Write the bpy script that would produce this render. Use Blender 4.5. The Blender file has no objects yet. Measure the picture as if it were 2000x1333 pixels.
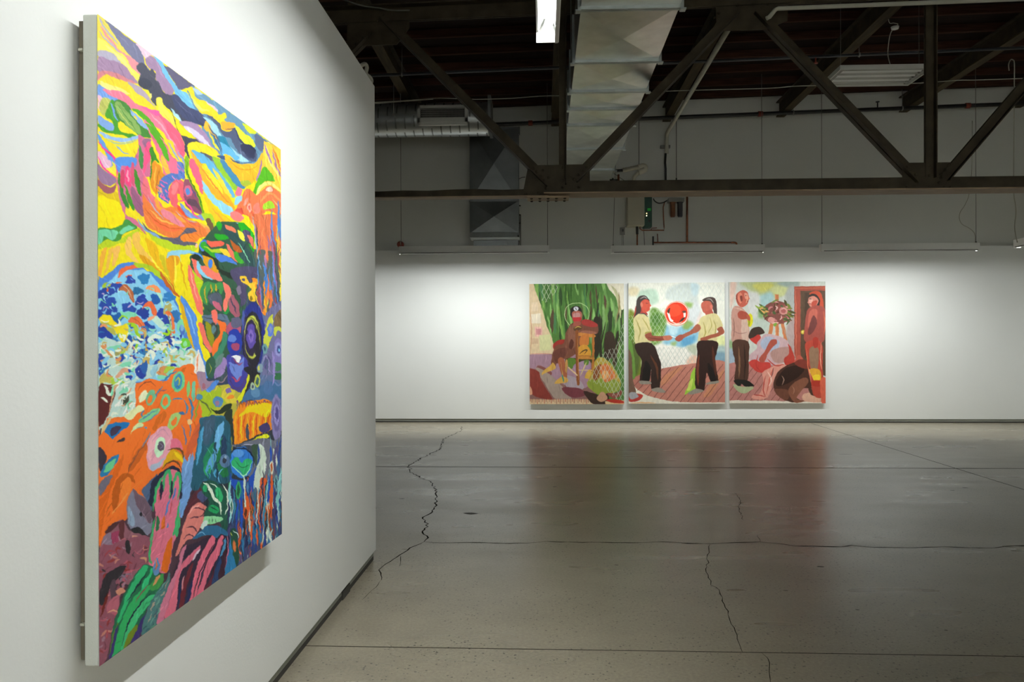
import bpy, math, random
import numpy as np
from mathutils import Vector, Matrix

random.seed(7)
SC = bpy.context.scene
COL = SC.collection
F = 1518.0            # focal length in pixels of the 2000 px wide frame
TH = math.atan(61 / F)    # the camera looks this far left of +y (the partition runs along +y)
RO = 0.003
EYE = 1.5

# ---------------------------------------------------------------- camera
_cf = Vector((-math.sin(TH), math.cos(TH), 0))
_cr0 = Vector((math.cos(TH), math.sin(TH), 0))
_cu0 = Vector((0, 0, 1))
_cr = _cr0 * math.cos(RO) - _cu0 * math.sin(RO)
_cu = _cu0 * math.cos(RO) + _cr0 * math.sin(RO)
cd = bpy.data.cameras.new('camera')
cam = bpy.data.objects.new('camera', cd)
COL.objects.link(cam)
M = Matrix((( _cr.x, _cu.x, -_cf.x, 0), (_cr.y, _cu.y, -_cf.y, 0), (_cr.z, _cu.z, -_cf.z, EYE), (0, 0, 0, 1)))
cam.matrix_world = M
cd.sensor_fit = 'HORIZONTAL'
cd.sensor_width = 36.0
cd.lens = 36.0 * F / 2000.0
cd.shift_y = 0.00275
cd.clip_end = 100
SC.camera = cam

def P(u, v, x=None, y=None, z=None):
    """the point of the plane x=, y= or z= that the photograph shows at pixel (u, v)"""
    d = _cf + _cr * ((u - 1000) / F) + _cu * ((666.5 + 5.5 - v) / F)
    if y is not None: t = y / d.y
    elif x is not None: t = x / d.x
    else: t = (z - EYE) / d.z
    return Vector((d.x * t, d.y * t, EYE + d.z * t))

# ---------------------------------------------------------------- world, view, light levels
w = bpy.data.worlds.new('night'); SC.world = w
w.use_nodes = True
bg = w.node_tree.nodes['Background']
bg.inputs['Color'].default_value = (0.5, 0.55, 0.6, 1)
bg.inputs['Strength'].default_value = 0.0
SC.view_settings.view_transform = 'Standard'
SC.view_settings.look = 'None'
SC.view_settings.exposure = 0.0
SC.view_settings.gamma = 1.0
SC.view_settings.use_curve_mapping = False
SC.cycles.max_bounces = 10
SC.cycles.diffuse_bounces = 7
SC.cycles.glossy_bounces = 4
SC.cycles.caustics_reflective = False
SC.cycles.caustics_refractive = False
SC.cycles.sample_clamp_indirect = 6
SC.cycles.use_denoising = True
LAMP_COLOR = (0.965, 1.0, 0.985)
BACK_W, LEFT_W, SIDE_W, BEHIND_W = 79.0, 50.0, 26.0, 620.0     # watts of the tubes on each wall; those behind the camera are added fill

# ---------------------------------------------------------------- materials
def mat(name, c, rough=0.6, metal=0.0, var=0.08, scale=6.0, bump=0.0, bscale=60.0, spec=0.5, c2=None, emit=None, es=0, stretch=None):
    m = bpy.data.materials.new(name); m.use_nodes = True
    nt = m.node_tree; N = nt.nodes; L = nt.links
    b = N['Principled BSDF']
    b.inputs['Roughness'].default_value = rough
    b.inputs['Metallic'].default_value = metal
    b.inputs['Specular IOR Level'].default_value = spec
    tc = N.new('ShaderNodeTexCoord'); mp = N.new('ShaderNodeMapping')
    L.new(tc.outputs['Object'], mp.inputs['Vector'])
    if stretch: mp.inputs['Scale'].default_value = stretch
    n = N.new('ShaderNodeTexNoise'); n.inputs['Scale'].default_value = scale; n.inputs['Detail'].default_value = 5
    L.new(mp.outputs['Vector'], n.inputs['Vector'])
    r = N.new('ShaderNodeValToRGB')
    r.color_ramp.elements[0].position = 0.3; r.color_ramp.elements[1].position = 0.7
    d = c2 if c2 else tuple(k * (1 - var) for k in c)
    r.color_ramp.elements[0].color = (*d, 1)
    r.color_ramp.elements[1].color = (*(c if c2 else tuple(min(1, k * (1 + var)) for k in c)), 1)
    L.new(n.outputs['Fac'], r.inputs['Fac']); L.new(r.outputs['Color'], b.inputs['Base Color'])
    if bump:
        n2 = N.new('ShaderNodeTexNoise'); n2.inputs['Scale'].default_value = bscale; n2.inputs['Detail'].default_value = 3
        L.new(mp.outputs['Vector'], n2.inputs['Vector'])
        bp = N.new('ShaderNodeBump'); bp.inputs['Strength'].default_value = bump; bp.inputs['Distance'].default_value = 0.01
        L.new(n2.outputs['Fac'], bp.inputs['Height']); L.new(bp.outputs['Normal'], b.inputs['Normal'])
    if emit:
        b.inputs['Emission Color'].default_value = (*emit, 1); b.inputs['Emission Strength'].default_value = es
    return m

M_WALL = mat('white_wall_paint', (0.80, 0.81, 0.79), 0.75, var=0.008, scale=1.5, bump=0.06, bscale=90, spec=0.25)
M_UPPER = mat('upper_wall_paint', (0.68, 0.685, 0.645), 0.85, var=0.02, scale=1.2, spec=0.2)
M_RECESS = mat('grey_base_strip', (0.27, 0.28, 0.24), 0.7, var=0.05)
M_DARK = mat('dark_gap_and_shade', (0.035, 0.032, 0.026), 0.8)
M_DECK = mat('dark_roof_boards', (0.020, 0.011, 0.008), 0.9, c2=(0.010, 0.006, 0.005), scale=3, stretch=(1, 8, 1), spec=0.1)
M_JOIST = mat('red_brown_timber', (0.066, 0.029, 0.018), 0.9, c2=(0.028, 0.014, 0.010), scale=5, stretch=(0.5, 6, 6), spec=0.1)
M_BEAM = mat('lit_beam_flange', (0.085, 0.064, 0.036), 0.85, c2=(0.045, 0.036, 0.022), scale=4, stretch=(4, 0.5, 4), spec=0.15)  # the light on the beams' bottom flange is put into this paler brown
M_STEEL = mat('brown_painted_steel', (0.056, 0.043, 0.025), 0.66, c2=(0.026, 0.020, 0.012), scale=7, bump=0.15, bscale=20, spec=0.2)
M_FLANGE = mat('lit_underside_steel', (0.34, 0.25, 0.15), 0.7, c2=(0.20, 0.13, 0.08), scale=9, stretch=(0.6, 6, 6))  # brown steel paled by the light on its undersides, put into the colour
M_GALV = mat('galvanised_sheet', (0.60, 0.61, 0.58), 0.33, metal=0.92, c2=(0.46, 0.47, 0.45), scale=5, bump=0.04, bscale=8)
M_GALVD = mat('dull_galvanised_sheet', (0.21, 0.22, 0.22), 0.45, metal=0.8, c2=(0.14, 0.15, 0.15), scale=3)
M_SEAM = mat('duct_flange_metal', (0.42, 0.46, 0.46), 0.45, metal=0.7, var=0.15)
M_HOUSE = mat('pale_lamp_housing', (0.92, 0.92, 0.89), 0.55, var=0.02)
M_REFL = mat('white_reflector', (0.85, 0.86, 0.85), 0.4, var=0.01)
M_ALU = mat('aluminium_trim', (0.6, 0.6, 0.58), 0.35, metal=0.8, var=0.03)
M_TUBE = mat('lit_tube', (1, 1, 1), 0.5, emit=(0.97, 1.0, 0.95), es=9.0)
M_WHITEP = mat('white_enamel', (0.62, 0.62, 0.58), 0.45, var=0.03)
M_CREAM = mat('cream_plastic', (0.55, 0.52, 0.42), 0.45, var=0.04)
M_COPPER = mat('copper_pipe', (0.35, 0.12, 0.055), 0.4, metal=0.75, c2=(0.16, 0.065, 0.035), scale=12)
M_BLACK = mat('black_pipe', (0.018, 0.017, 0.016), 0.5, var=0.2)
M_WIRE = mat('grey_wire', (0.12, 0.12, 0.105), 0.6, var=0.1)
M_CABLE = mat('pale_cable', (0.42, 0.41, 0.34), 0.6, var=0.1)
M_GREEN = mat('green_circuit_board', (0.015, 0.085, 0.05), 0.5, c2=(0.01, 0.05, 0.04), scale=40)
M_RED = mat('red_enamel', (0.22, 0.035, 0.018), 0.5, var=0.15)
M_SOCK = mat('socket_grey', (0.22, 0.22, 0.20), 0.6, var=0.05)
M_FILT1 = mat('amber_filter_housing', (0.17, 0.055, 0.015), 0.35, c2=(0.09, 0.03, 0.01), scale=20)
M_FILT2 = mat('dark_blue_filter_housing', (0.022, 0.024, 0.035), 0.35, var=0.2)
M_CANVAS = mat('primed_canvas', (0.56, 0.58, 0.54), 0.85, var=0.03, scale=4, bump=0.25, bscale=300, spec=0.15)
M_WOOD = mat('shaded_stretcher_wood', (0.10, 0.085, 0.06), 0.8, var=0.15, stretch=(6, 6, 0.6))  # darkened to put the shadow behind the canvases into the wood

# ---------------------------------------------------------------- mesh helpers
class MB:
    """collects shapes, then builds ONE mesh object"""
    def __init__(s): s.v = []; s.f = []; s.m = []; s.sm = []
    def add(s, vs, fs, mi=0, smooth=False):
        o = len(s.v); s.v += [tuple(q) for q in vs]
        for f in fs: s.f.append(tuple(o + i for i in f)); s.m.append(mi); s.sm.append(smooth)
    def box(s, a, b, mi=0):
        x0, y0, z0 = a; x1, y1, z1 = b
        if x0 > x1: x0, x1 = x1, x0
        if y0 > y1: y0, y1 = y1, y0
        if z0 > z1: z0, z1 = z1, z0
        s.add([(x0,y0,z0),(x1,y0,z0),(x1,y1,z0),(x0,y1,z0),(x0,y0,z1),(x1,y0,z1),(x1,y1,z1),(x0,y1,z1)],
              [(3,2,1,0),(4,5,6,7),(0,1,5,4),(1,2,6,5),(2,3,7,6),(3,0,4,7)], mi)
    def hexa(s, bottom, top, mi=0):
        s.add(list(bottom) + list(top), [(3,2,1,0),(4,5,6,7),(0,1,5,4),(1,2,6,5),(2,3,7,6),(3,0,4,7)], mi)
    def bar(s, p, q, w, d, mi=0, depth=Vector((0,1,0)), off=0.0, doff=0.0):
        """rectangular bar: w wide across, d deep along `depth`; off shifts across, doff along depth"""
        p = Vector(p); q = Vector(q); t = (q - p).normalized()
        dv = (depth - t * depth.dot(t)).normalized(); n = t.cross(dv)
        p = p + n * off + dv * doff; q = q + n * off + dv * doff
        c = lambda o: [o - n*w/2 - dv*d/2, o + n*w/2 - dv*d/2, o + n*w/2 + dv*d/2, o - n*w/2 + dv*d/2]
        s.hexa(c(p), c(q), mi)
    def tube(s, pts, r, n=8, mi=0, cap=True):
        pts = [Vector(p) for p in pts]; rings = []
        prev = None
        for i, p in enumerate(pts):
            t = (pts[min(i+1, len(pts)-1)] - pts[max(i-1, 0)]).normalized()
            if prev is None:
                a = Vector((0,0,1)) if abs(t.z) < 0.9 else Vector((1,0,0))
                a = (a - t * a.dot(t)).normalized()
            else:
                a = (prev - t * prev.dot(t)).normalized()
            prev = a; b = t.cross(a)
            rr = r[i] if isinstance(r, (list, tuple)) else r
            rings.append([p + a*rr*math.cos(2*math.pi*k/n) + b*rr*math.sin(2*math.pi*k/n) for k in range(n)])
        vs = [q for R in rings for q in R]; fs = []
        for i in range(len(rings)-1):
            for k in range(n):
                fs.append((i*n+k, i*n+(k+1)%n, (i+1)*n+(k+1)%n, (i+1)*n+k))
        s.add(vs, fs, mi, True)
        if cap:
            o = len(s.v) - len(vs)
            s.f.append(tuple(o + k for k in reversed(range(n)))); s.m.append(mi); s.sm.append(False)
            s.f.append(tuple(o + (len(rings)-1)*n + k for k in range(n))); s.m.append(mi); s.sm.append(False)
    def poly(s, front, dy, mi=0):
        """closed outline in a y=const plane, given thickness dy along +y"""
        n = len(front); A = [Vector(p) for p in front]; B = [p + Vector((0, dy, 0)) for p in A]
        s.add(A + B, [tuple(range(n)), tuple(n + k for k in reversed(range(n)))] + [(k, n+k, n+(k+1)%n, (k+1)%n) for k in range(n)], mi)
    def dome(s, c, r, axis=Vector((0,-1,0)), mi=0, n=8):
        c = Vector(c); a = axis.normalized(); t = Vector((0,0,1)) if abs(a.z) < 0.9 else Vector((1,0,0))
        b = a.cross(t).normalized(); d = a.cross(b)
        vs = [];
        for lv, (rr, hh) in enumerate(((1, -0.35), (0.95, 0.35), (0.55, 0.75))):
            vs += [c + a*r*hh + (b*math.cos(2*math.pi*k/n) + d*math.sin(2*math.pi*k/n))*r*rr for k in range(n)]
        fs = [(lv*n+k, lv*n+(k+1)%n, (lv+1)*n+(k+1)%n, (lv+1)*n+k) for lv in range(2) for k in range(n)]
        s.add(vs, fs + [tuple(2*n+k for k in range(n))], mi, True)
    def build(s, name, mats, parent=None, recenter=True, bevel=0.0):
        me = bpy.data.meshes.new(name)
        off = Vector((0,0,0))
        if parent is not None: off = Vector(parent['_o'])
        elif recenter:
            A = np.array([tuple(q) for q in s.v]); off = Vector(((A[:,0].min()+A[:,0].max())/2, (A[:,1].min()+A[:,1].max())/2, A[:,2].min()))
        me.from_pydata([tuple(Vector(q) - off) for q in s.v], [], s.f)
        for mm in (mats if isinstance(mats, (list, tuple)) else [mats]): me.materials.append(mm)
        me.polygons.foreach_set('material_index', s.m); me.polygons.foreach_set('use_smooth', s.sm)
        me.update()
        import bmesh
        if len(s.f) < 20000:
            bm = bmesh.new(); bm.from_mesh(me); bmesh.ops.recalc_face_normals(bm, faces=bm.faces); bm.to_mesh(me); bm.free()
        o = bpy.data.objects.new(name, me); COL.objects.link(o)
        if parent is not None:
            o.parent = parent; o['_o'] = parent['_o']
        else:
            o.location = off; o['_o'] = tuple(off)
        if bevel:
            bv = o.modifiers.new('bevel', 'BEVEL'); bv.width = bevel; bv.segments = 2; bv.limit_method = 'ANGLE'
        return o

def tag(o, label=None, cat=None, group=None, kind=None):
    if label: o['label'] = label
    if cat: o['category'] = cat
    if group: o['group'] = group
    if kind: o['kind'] = kind
    return o
def thing(name, loc, label, cat, group=None, origin=None):
    o = bpy.data.objects.new(name, None); COL.objects.link(o)
    o.location = Vector(loc); o.empty_display_size = 0.1
    o['_o'] = tuple(origin if origin is not None else loc)
    return tag(o, label, cat, group)
def copy_tree(o, parent=None):
    c = o.copy(); COL.objects.link(c)
    if parent is not None: c.parent = parent
    for ch in list(o.children): copy_tree(ch, c)
    return c
def smooth_path(pts, k=6):
    pts = [Vector(p) for p in pts]; out = []
    for i in range(len(pts)-1):
        p0 = pts[max(i-1,0)]; p1 = pts[i]; p2 = pts[i+1]; p3 = pts[min(i+2,len(pts)-1)]
        for j in range(k):
            t = j/k
            out.append(0.5*((2*p1)+(-p0+p2)*t+(2*p0-5*p1+4*p2-p3)*t*t+(-p0+3*p1-3*p2+p3)*t**3))
    out.append(pts[-1]); return out
# ================================================================ THE SETTING
XW = -1.17            # painted face of the partition on the left
YB = 14.82            # gallery face of the back wall
XR = 9.12             # right wall
XL, Y0 = -7.5, -6.0   # unseen far sides of the room
ZW = 3.30             # top of the gallery walls
def zr(x): return 5.955 + 0.0255 * x      # underside of the joists: the roof climbs slightly to the right

# floor: slab with saw-cut joints and cracks in the same mesh
def floor_material():
    m = bpy.data.materials.new('polished_concrete'); m.use_nodes = True
    nt = m.node_tree; N = nt.nodes; L = nt.links; b = N['Principled BSDF']
    tc = N.new('ShaderNodeTexCoord')
    def noise(scale, detail=4, rough=0.55, st=None):
        n = N.new('ShaderNodeTexNoise'); n.inputs['Scale'].default_value = scale; n.inputs['Detail'].default_value = detail
        n.inputs['Roughness'].default_value = rough
        if st:
            mp = N.new('ShaderNodeMapping'); mp.inputs['Scale'].default_value = st
            L.new(tc.outputs['Object'], mp.inputs['Vector']); L.new(mp.outputs['Vector'], n.inputs['Vector'])
        else: L.new(tc.outputs['Object'], n.inputs['Vector'])
        return n.outputs['Fac']
    def ramp(src, stops):
        r = N.new('ShaderNodeValToRGB'); e = r.color_ramp.elements
        while len(e) < len(stops): e.new(0.5)
        for k, (p, c) in enumerate(stops): e[k].position = p; e[k].color = (*c, 1)
        L.new(src, r.inputs['Fac']); return r.outputs['Color']
    def mul(a, c, f=1.0):
        mx = N.new('ShaderNodeMix'); mx.data_type = 'RGBA'; mx.blend_type = 'MULTIPLY'; mx.inputs['Factor'].default_value = f
        L.new(a, mx.inputs['A']); L.new(c, mx.inputs['B']); return mx.outputs['Result']
    base = ramp(noise(0.5, 6, 0.6), [(0.3, (0.285, 0.250, 0.186)), (0.7, (0.362, 0.322, 0.244))])
    patch = ramp(noise(2.3, 5, 0.65), [(0.35, (0.93, 0.93, 0.93)), (0.65, (1.05, 1.05, 1.04))])
    fine = ramp(noise(60, 4, 0.7), [(0.3, (0.80, 0.80, 0.80)), (0.7, (1.14, 1.14, 1.13))])
    c = mul(mul(base, patch), fine)
    vo = N.new('ShaderNodeTexVoronoi'); vo.inputs['Scale'].default_value = 58
    L.new(tc.outputs['Object'], vo.inputs['Vector'])
    sp = N.new('ShaderNodeSeparateColor'); L.new(vo.outputs['Color'], sp.inputs['Color'])
    # a few of the cells are dark stones
    rad = N.new('ShaderNodeMath'); rad.operation = 'MULTIPLY_ADD'
    pick = N.new('ShaderNodeMath'); pick.operation = 'GREATER_THAN'; pick.inputs[1].default_value = 0.55
    L.new(sp.outputs['Red'], pick.inputs[0])
    size = N.new('ShaderNodeMath'); size.operation = 'MULTIPLY'; size.inputs[1].default_value = 0.36
    L.new(sp.outputs['Green'], size.inputs[0])
    lt = N.new('ShaderNodeMath'); lt.operation = 'LESS_THAN'
    L.new(vo.outputs['Distance'], lt.inputs[0]); L.new(size.outputs[0], lt.inputs[1])
    both = N.new('ShaderNodeMath'); both.operation = 'MULTIPLY'; L.new(lt.outputs[0], both.inputs[0]); L.new(pick.outputs[0], both.inputs[1])
    wear = N.new('ShaderNodeMath'); wear.operation = 'GREATER_THAN'; wear.inputs[1].default_value = 0.44
    L.new(noise(1.1, 3), wear.inputs[0])
    allm = N.new('ShaderNodeMath'); allm.operation = 'MULTIPLY'; L.new(both.outputs[0], allm.inputs[0]); L.new(wear.outputs[0], allm.inputs[1])
    fac = N.new('ShaderNodeMath'); fac.operation = 'MULTIPLY'; fac.inputs[1].default_value = 0.75; L.new(allm.outputs[0], fac.inputs[0])
    mx = N.new('ShaderNodeMix'); mx.data_type = 'RGBA'; L.new(fac.outputs[0], mx.inputs['Factor'])
    L.new(c, mx.inputs['A']); mx.inputs['B'].default_value = (0.055, 0.052, 0.045, 1)
    L.new(mx.outputs['Result'], b.inputs['Base Color'])
    rr = N.new('ShaderNodeMapRange'); rr.inputs['To Min'].default_value = 0.26; rr.inputs['To Max'].default_value = 0.33
    rr.inputs['From Min'].default_value = 0.3; rr.inputs['From Max'].default_value = 0.7
    L.new(noise(1.6, 2, 0.5, (0.45, 1.4, 1)), rr.inputs['Value']); L.new(rr.outputs['Result'], b.inputs['Roughness'])
    b.inputs['Specular IOR Level'].default_value = 0.33
    bp = N.new('ShaderNodeBump'); bp.inputs['Strength'].default_value = 0.10; bp.inputs['Distance'].default_value = 0.006
    L.new(noise(45, 5, 0.7), bp.inputs['Height'])
    bp2 = N.new('ShaderNodeBump'); bp2.inputs['Strength'].default_value = 0.010; bp2.inputs['Distance'].default_value = 0.03
    L.new(noise(2.2, 1, 0.4, (0.5, 2.0, 1)), bp2.inputs['Height']); L.new(bp.outputs['Normal'], bp2.inputs['Normal'])
    L.new(bp.outputs['Normal'], b.inputs['Normal'])
    return m
M_FLOOR = floor_material()
M_CRACK = mat('crack_dirt', (0.022, 0.019, 0.014), 0.95, var=0.2, scale=30, spec=0.0)
M_SCUFF = mat('floor_scuff', (0.10, 0.093, 0.075), 0.7, var=0.2, scale=20)
fb = MB()
fb.box((XL, Y0, -0.12), (XR, YB + 0.25, 0.0), 0)
def A7(x, y): return (730 + x / 2.549, 810 + y / 2.549)
def A8(x, y): return (1330 + x / 2.549, 810 + y / 2.549)
def A6(x, y): return (520 + x / 4.002, 1000 + y / 4.002)
def crack(pts, wid, jit=0.0, mi=1, sub=6, keep=None):
    rr = random.Random(len(pts) * 31 + int(pts[0][0]))
    G = [P(a, b, z=0.0) for a, b in pts]
    Q = []
    for i in range(len(G) - 1):
        L_ = (G[i+1] - G[i]).length; n = max(1, int(L_ / 0.05)) if jit else 1
        t_ = (G[i+1] - G[i]).normalized(); nn = Vector((-t_.y, t_.x, 0))
        for k in range(n):
            q = G[i].lerp(G[i+1], k / n)
            if k and jit: q = q + nn * rr.uniform(-jit, jit)
            Q.append(q)
    Q.append(G[-1])
    Ls, Rs = [], []
    for i, q in enumerate(Q):
        t_ = (Q[min(i+1, len(Q)-1)] - Q[max(i-1, 0)]).normalized(); nn = Vector((-t_.y, t_.x, 0))
        wv = wid * (rr.uniform(0.45, 1.35) if jit else 1.0) * (0.3 if i in (0, len(Q)-1) and jit else 1)
        Ls.append(q + nn * wv / 2 + Vector((0, 0, 0.0006))); Rs.append(q - nn * wv / 2 + Vector((0, 0, 0.0006)))
    n = len(Q)
    fb.add(Ls + Rs, [(i, i+1, n+i+1, n+i) for i in range(n-1)], mi)
main = [(437,60),(437,80),(348,122),(330,172),(293,190),(200,238),(168,263),(185,268),(180,285),(215,305),(255,325),(285,335),(305,370),(310,400),(315,430),(300,465),(270,500),(243,520),(272,545),(243,590),(265,605),(250,635)]
crack([A7(*p) for p in main], 0.014, 0.018)
crack([A7(*p) for p in [(250,635),(180,665),(130,700),(60,745),(25,775),(35,790),(38,825)]], 0.010, 0.008)
crack([A6(*p) for p in [(1050,345),(1050,380),(1040,430)]], 0.005, 0.006)
crack([A6(*p) for p in [(905,530),(860,590),(800,640),(750,690)]], 0.003, 0.008)
crack([A7(*p) for p in [(250,635),(340,640),(470,638),(640,642),(760,642),(860,633),(1000,637),(1160,638),(1300,640),(1440,635),(1540,640),(1600,643)]]
      + [A8(*p) for p in [(0,643),(150,645),(250,640),(390,635),(470,642),(560,655),(690,658),(800,660),(850,652),(920,660),(1150,665),(1300,660),(1400,663),(1560,666),(1630,657),(1760,653)]], 0.014, 0.006)
crack([A8(*p) for p in [(145,648),(140,680),(130,710),(135,730),(123,770),(135,800),(150,830),(148,850),(190,875),(195,895),(205,930),(235,980),(240,1015),(250,1045),(270,1080),(280,1120),(300,1170),(305,1183)]], 0.005, 0.009)
crack([A8(*p) for p in [(400,1186),(432,1215),(440,1260),(443,1310),(446,1340)]], 0.0035, 0.008)
crack([A8(*p) for p in [(395,635),(380,600)]], 0.005, 0.006)
crack([A8(*p) for p in [(310,525),(290,480),(288,455),(298,430),(290,415),(265,390)]], 0.006, 0.01)
def joint(a, b, wid): crack([a, b], wid)
joint((734, A7(0,260)[1]), A8(1760, 270), 0.026)
joint(A6(285, 1050), A8(1760, 1207), 0.007)
joint(A8(650, 45), A8(1760, 391), 0.013)
rs = random.Random(5)
for (cx, cy, rw) in [(*A7(140,420),.03),(*A7(900,360),.03),(*A7(1490,376),.035),(*A7(1208,750),.02),(*A7(480,493),.07),(*A8(695,758),.03),(*A8(1415,365),.035),(*A8(520,877),.016),(*A8(880,973),.014),(*A8(1320,1075),.012),(*A7(900,253),.03),(*A8(1350,378),.03)]:
    c = P(cx, cy, z=0.0006); k = 9
    ring = [c + Vector((math.cos(6.283*j/k)*rw*rs.uniform(.6,1.1), math.sin(6.283*j/k)*rw*.6*rs.uniform(.6,1.1), 0)) for j in range(k)]
    fb.add(ring, [tuple(range(k))], 2)
tag(fb.build('floor', [M_FLOOR, M_CRACK, M_SCUFF], recenter=False), 'cracked polished grey concrete floor', None, None, 'structure')

# gallery partition on the left, standing on a recessed base
b = MB(); b.box((XW - 0.16, Y0, 0.068), (XW, 5.377, ZW))
tag(b.build('wall_left', M_WALL), kind='structure')
b = MB(); b.box((XW - 0.14, Y0, 0.0), (XW - 0.014, 5.36, 0.068), 0)
b.box((XW - 0.014, P(676, 1150, x=XW).y - .05, 0.0), (XW - 0.006, P(676, 1150, x=XW).y + .12, 0.05), 1)
b.box((XW - 0.014, Y0, 0.0), (XW - 0.0135, 5.36, 0.028), 1)  # dark strip paints the shadow under the grey base band
tag(b.build('baseboard_left', [M_RECESS, M_DARK]), kind='structure')
# back wall: lower gallery lining in front of the taller building wall
b = MB(); b.box((XL, YB, 0.068), (XR, YB + 0.10, ZW))
tag(b.build('wall_back', M_WALL), kind='structure')
b = MB(); b.box((XL, YB + 0.014, 0.0), (XR, YB + 0.10, 0.068))
b.box((XL, YB + 0.004, 0.0), (XR, YB + 0.014, 0.022), 1)  # same painted shadow strip along the foot of the back wall
tag(b.build('baseboard_back', [M_RECESS, M_DARK]), kind='structure')
b = MB(); b.box((XL, YB + 0.101, 0.0), (XR, YB + 0.25, 6.5))
tag(b.build('wall_back_upper', M_UPPER), kind='structure')
b = MB(); b.box((XR, Y0, 0.0), (XR + 0.15, YB + 0.25, 6.5)); tag(b.build('wall_right', M_WALL), kind='structure')
b = MB(); b.box((XL - 0.15, Y0, 0.0), (XL, YB + 0.25, 6.5)); tag(b.build('wall_far_left', M_UPPER), kind='structure')
b = MB(); b.box((XL - 0.15, Y0 - 0.15, 0.0), (XR + 0.15, Y0, 6.5)); tag(b.build('wall_behind', M_WALL), kind='structure')
# vertical panel seams of the building wall as shallow strips of trim
# ceiling: boards
JH = 0.115
def roof_slab(y0, y1, dz0, dz1, b, mi=0, x0=XL, x1=XR):
    b.hexa([(x0,y0,zr(x0)+dz0),(x1,y0,zr(x1)+dz0),(x1,y1,zr(x1)+dz0),(x0,y1,zr(x0)+dz0)],
           [(x0,y0,zr(x0)+dz1),(x1,y0,zr(x1)+dz1),(x1,y1,zr(x1)+dz1),(x0,y1,zr(x0)+dz1)], mi)
b = MB(); roof_slab(Y0, YB + 0.25, JH, JH + 0.08, b)
tag(b.build('ceiling', M_DECK), kind='structure')
y = 14.45; k = 0
while y > 8.6:
    b = MB(); roof_slab(y, y + 0.05, 0.0, JH, b)
    tag(b.build('roof_joist', M_JOIST), 'reddish brown timber joist crossing under the dark roof boards', 'joist', 'roof joists under the boards')
    y -= 0.665; k += 1

# roof beams running towards the back wall
BH = 0.29
BX = [(-2.27,'behind the left diagonals of the truss'),(0.24,'beside the big rectangular duct'),(2.36,'with the pale conduit clipped below it'),(4.5,'crossing left of the unlit ceiling light'),(6.78,'right of the unlit ceiling light'),(8.86,'beside the right wall')]
for k, (bx, wh) in enumerate(BX):
    b = MB(); z1 = zr(bx) - 0.001; z0 = z1 - BH
    b.box((bx-0.02, 9.3, z0+0.02), (bx+0.02, YB+0.10, z1-0.02), 0)
    b.box((bx-0.075, 9.3, z0), (bx+0.075, YB+0.10, z0+0.022), 1)
    b.box((bx-0.075, 9.3, z1-0.022), (bx+0.075, YB+0.10, z1), 0)
    tag(b.build('roof_beam', [M_STEEL, M_BEAM]), 'brown roof beam running to the back wall, ' + wh, 'beam', 'roof beams running to the back wall')

# ================================================================ THE STEEL TRUSS
YT = 9.15
T = thing('roof_truss', (0.24, YT, 3.24), 'dark brown riveted steel truss crossing the room under the roof', 'truss')
def TP(u, v, dy=0.0): return P(u, v, y=YT + dy)
BS = random.Random(3)
zb = 3.242
# bottom chord: an upside-down T of two angles, slimmer left of the first joint
xg = TP(1062, 370).x
b = MB()
b.box((xg - 0.15, YT - 0.022, zb), (XR, YT - 0.008, zb + 0.165), 0); b.box((xg - 0.15, YT + 0.008, zb), (XR, YT + 0.022, zb + 0.165), 0)
b.box((xg, YT - 0.15, zb - 0.002), (XR, YT + 0.15, zb + 0.013), 1)
b.build('bottom_chord', [M_STEEL, M_FLANGE], T)
b = MB()
N_ = 26; x0 = XL; prev = None
for i in range(N_):
    xa = x0 + (xg + 0.1 - x0) * i / N_; xb = x0 + (xg + 0.1 - x0) * (i+1) / N_
    da = 0.006 * math.sin(i * 2.3) + 0.006 * math.sin(i * 0.9); db = 0.006 * math.sin((i+1) * 2.3) + 0.006 * math.sin((i+1) * 0.9)
    b.hexa([(xa, YT-.006, zb-.010),(xb, YT-.006, zb-.010),(xb, YT+.008, zb-.010),(xa, YT+.008, zb-.010)],
           [(xa, YT-.006, zb+.078+da),(xb, YT-.006, zb+.078+db),(xb, YT+.008, zb+.078+db),(xa, YT+.008, zb+.078+da)], 0)
b.box((XL, YT - 0.075, zb - 0.020), (xg + 0.05, YT + 0.075, zb - 0.008), 1)
b.build('bottom_chord', [M_STEEL, M_FLANGE], T)
b = MB(); sp0 = TP(1030, 390).x; sp1 = TP(1111, 390).x
b.box((sp0, YT - 0.10, zb - 0.045), (sp1, YT + 0.11, zb - 0.021), 0)
for k in range(5):
    for dy in (-0.08, 0.08):
        c_ = MB(); c_.dome((sp0 + 0.05 + k * (sp1 - sp0 - 0.1) / 4, YT + dy, zb - 0.045), 0.018, Vector((0,0,-1)), 0); c_.build('rivet', [M_STEEL], T)
b.build('splice_plate', [M_FLANGE, M_STEEL], T)
# top chord follows the roof
def ztop(x): return 5.37 + 0.0255 * x
b = MB()
for dy in (-0.03, 0.016):
    b.hexa([(XL,YT+dy,ztop(XL)),(XR,YT+dy,ztop(XR)),(XR,YT+dy+.014,ztop(XR)),(XL,YT+dy+.014,ztop(XL))],
           [(XL,YT+dy,ztop(XL)+.15),(XR,YT+dy,ztop(XR)+.15),(XR,YT+dy+.014,ztop(XR)+.15),(XL,YT+dy+.014,ztop(XL)+.15)], 0)
b.hexa([(XL,YT-.13,ztop(XL)+.15),(XR,YT-.13,ztop(XR)+.15),(XR,YT+.13,ztop(XR)+.15),(XL,YT+.13,ztop(XL)+.15)],
       [(XL,YT-.13,ztop(XL)+.165),(XR,YT-.13,ztop(XR)+.165),(XR,YT+.13,ztop(XR)+.165),(XL,YT+.13,ztop(XL)+.165)], 0)
b.build('top_chord', [M_STEEL], T)
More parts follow.
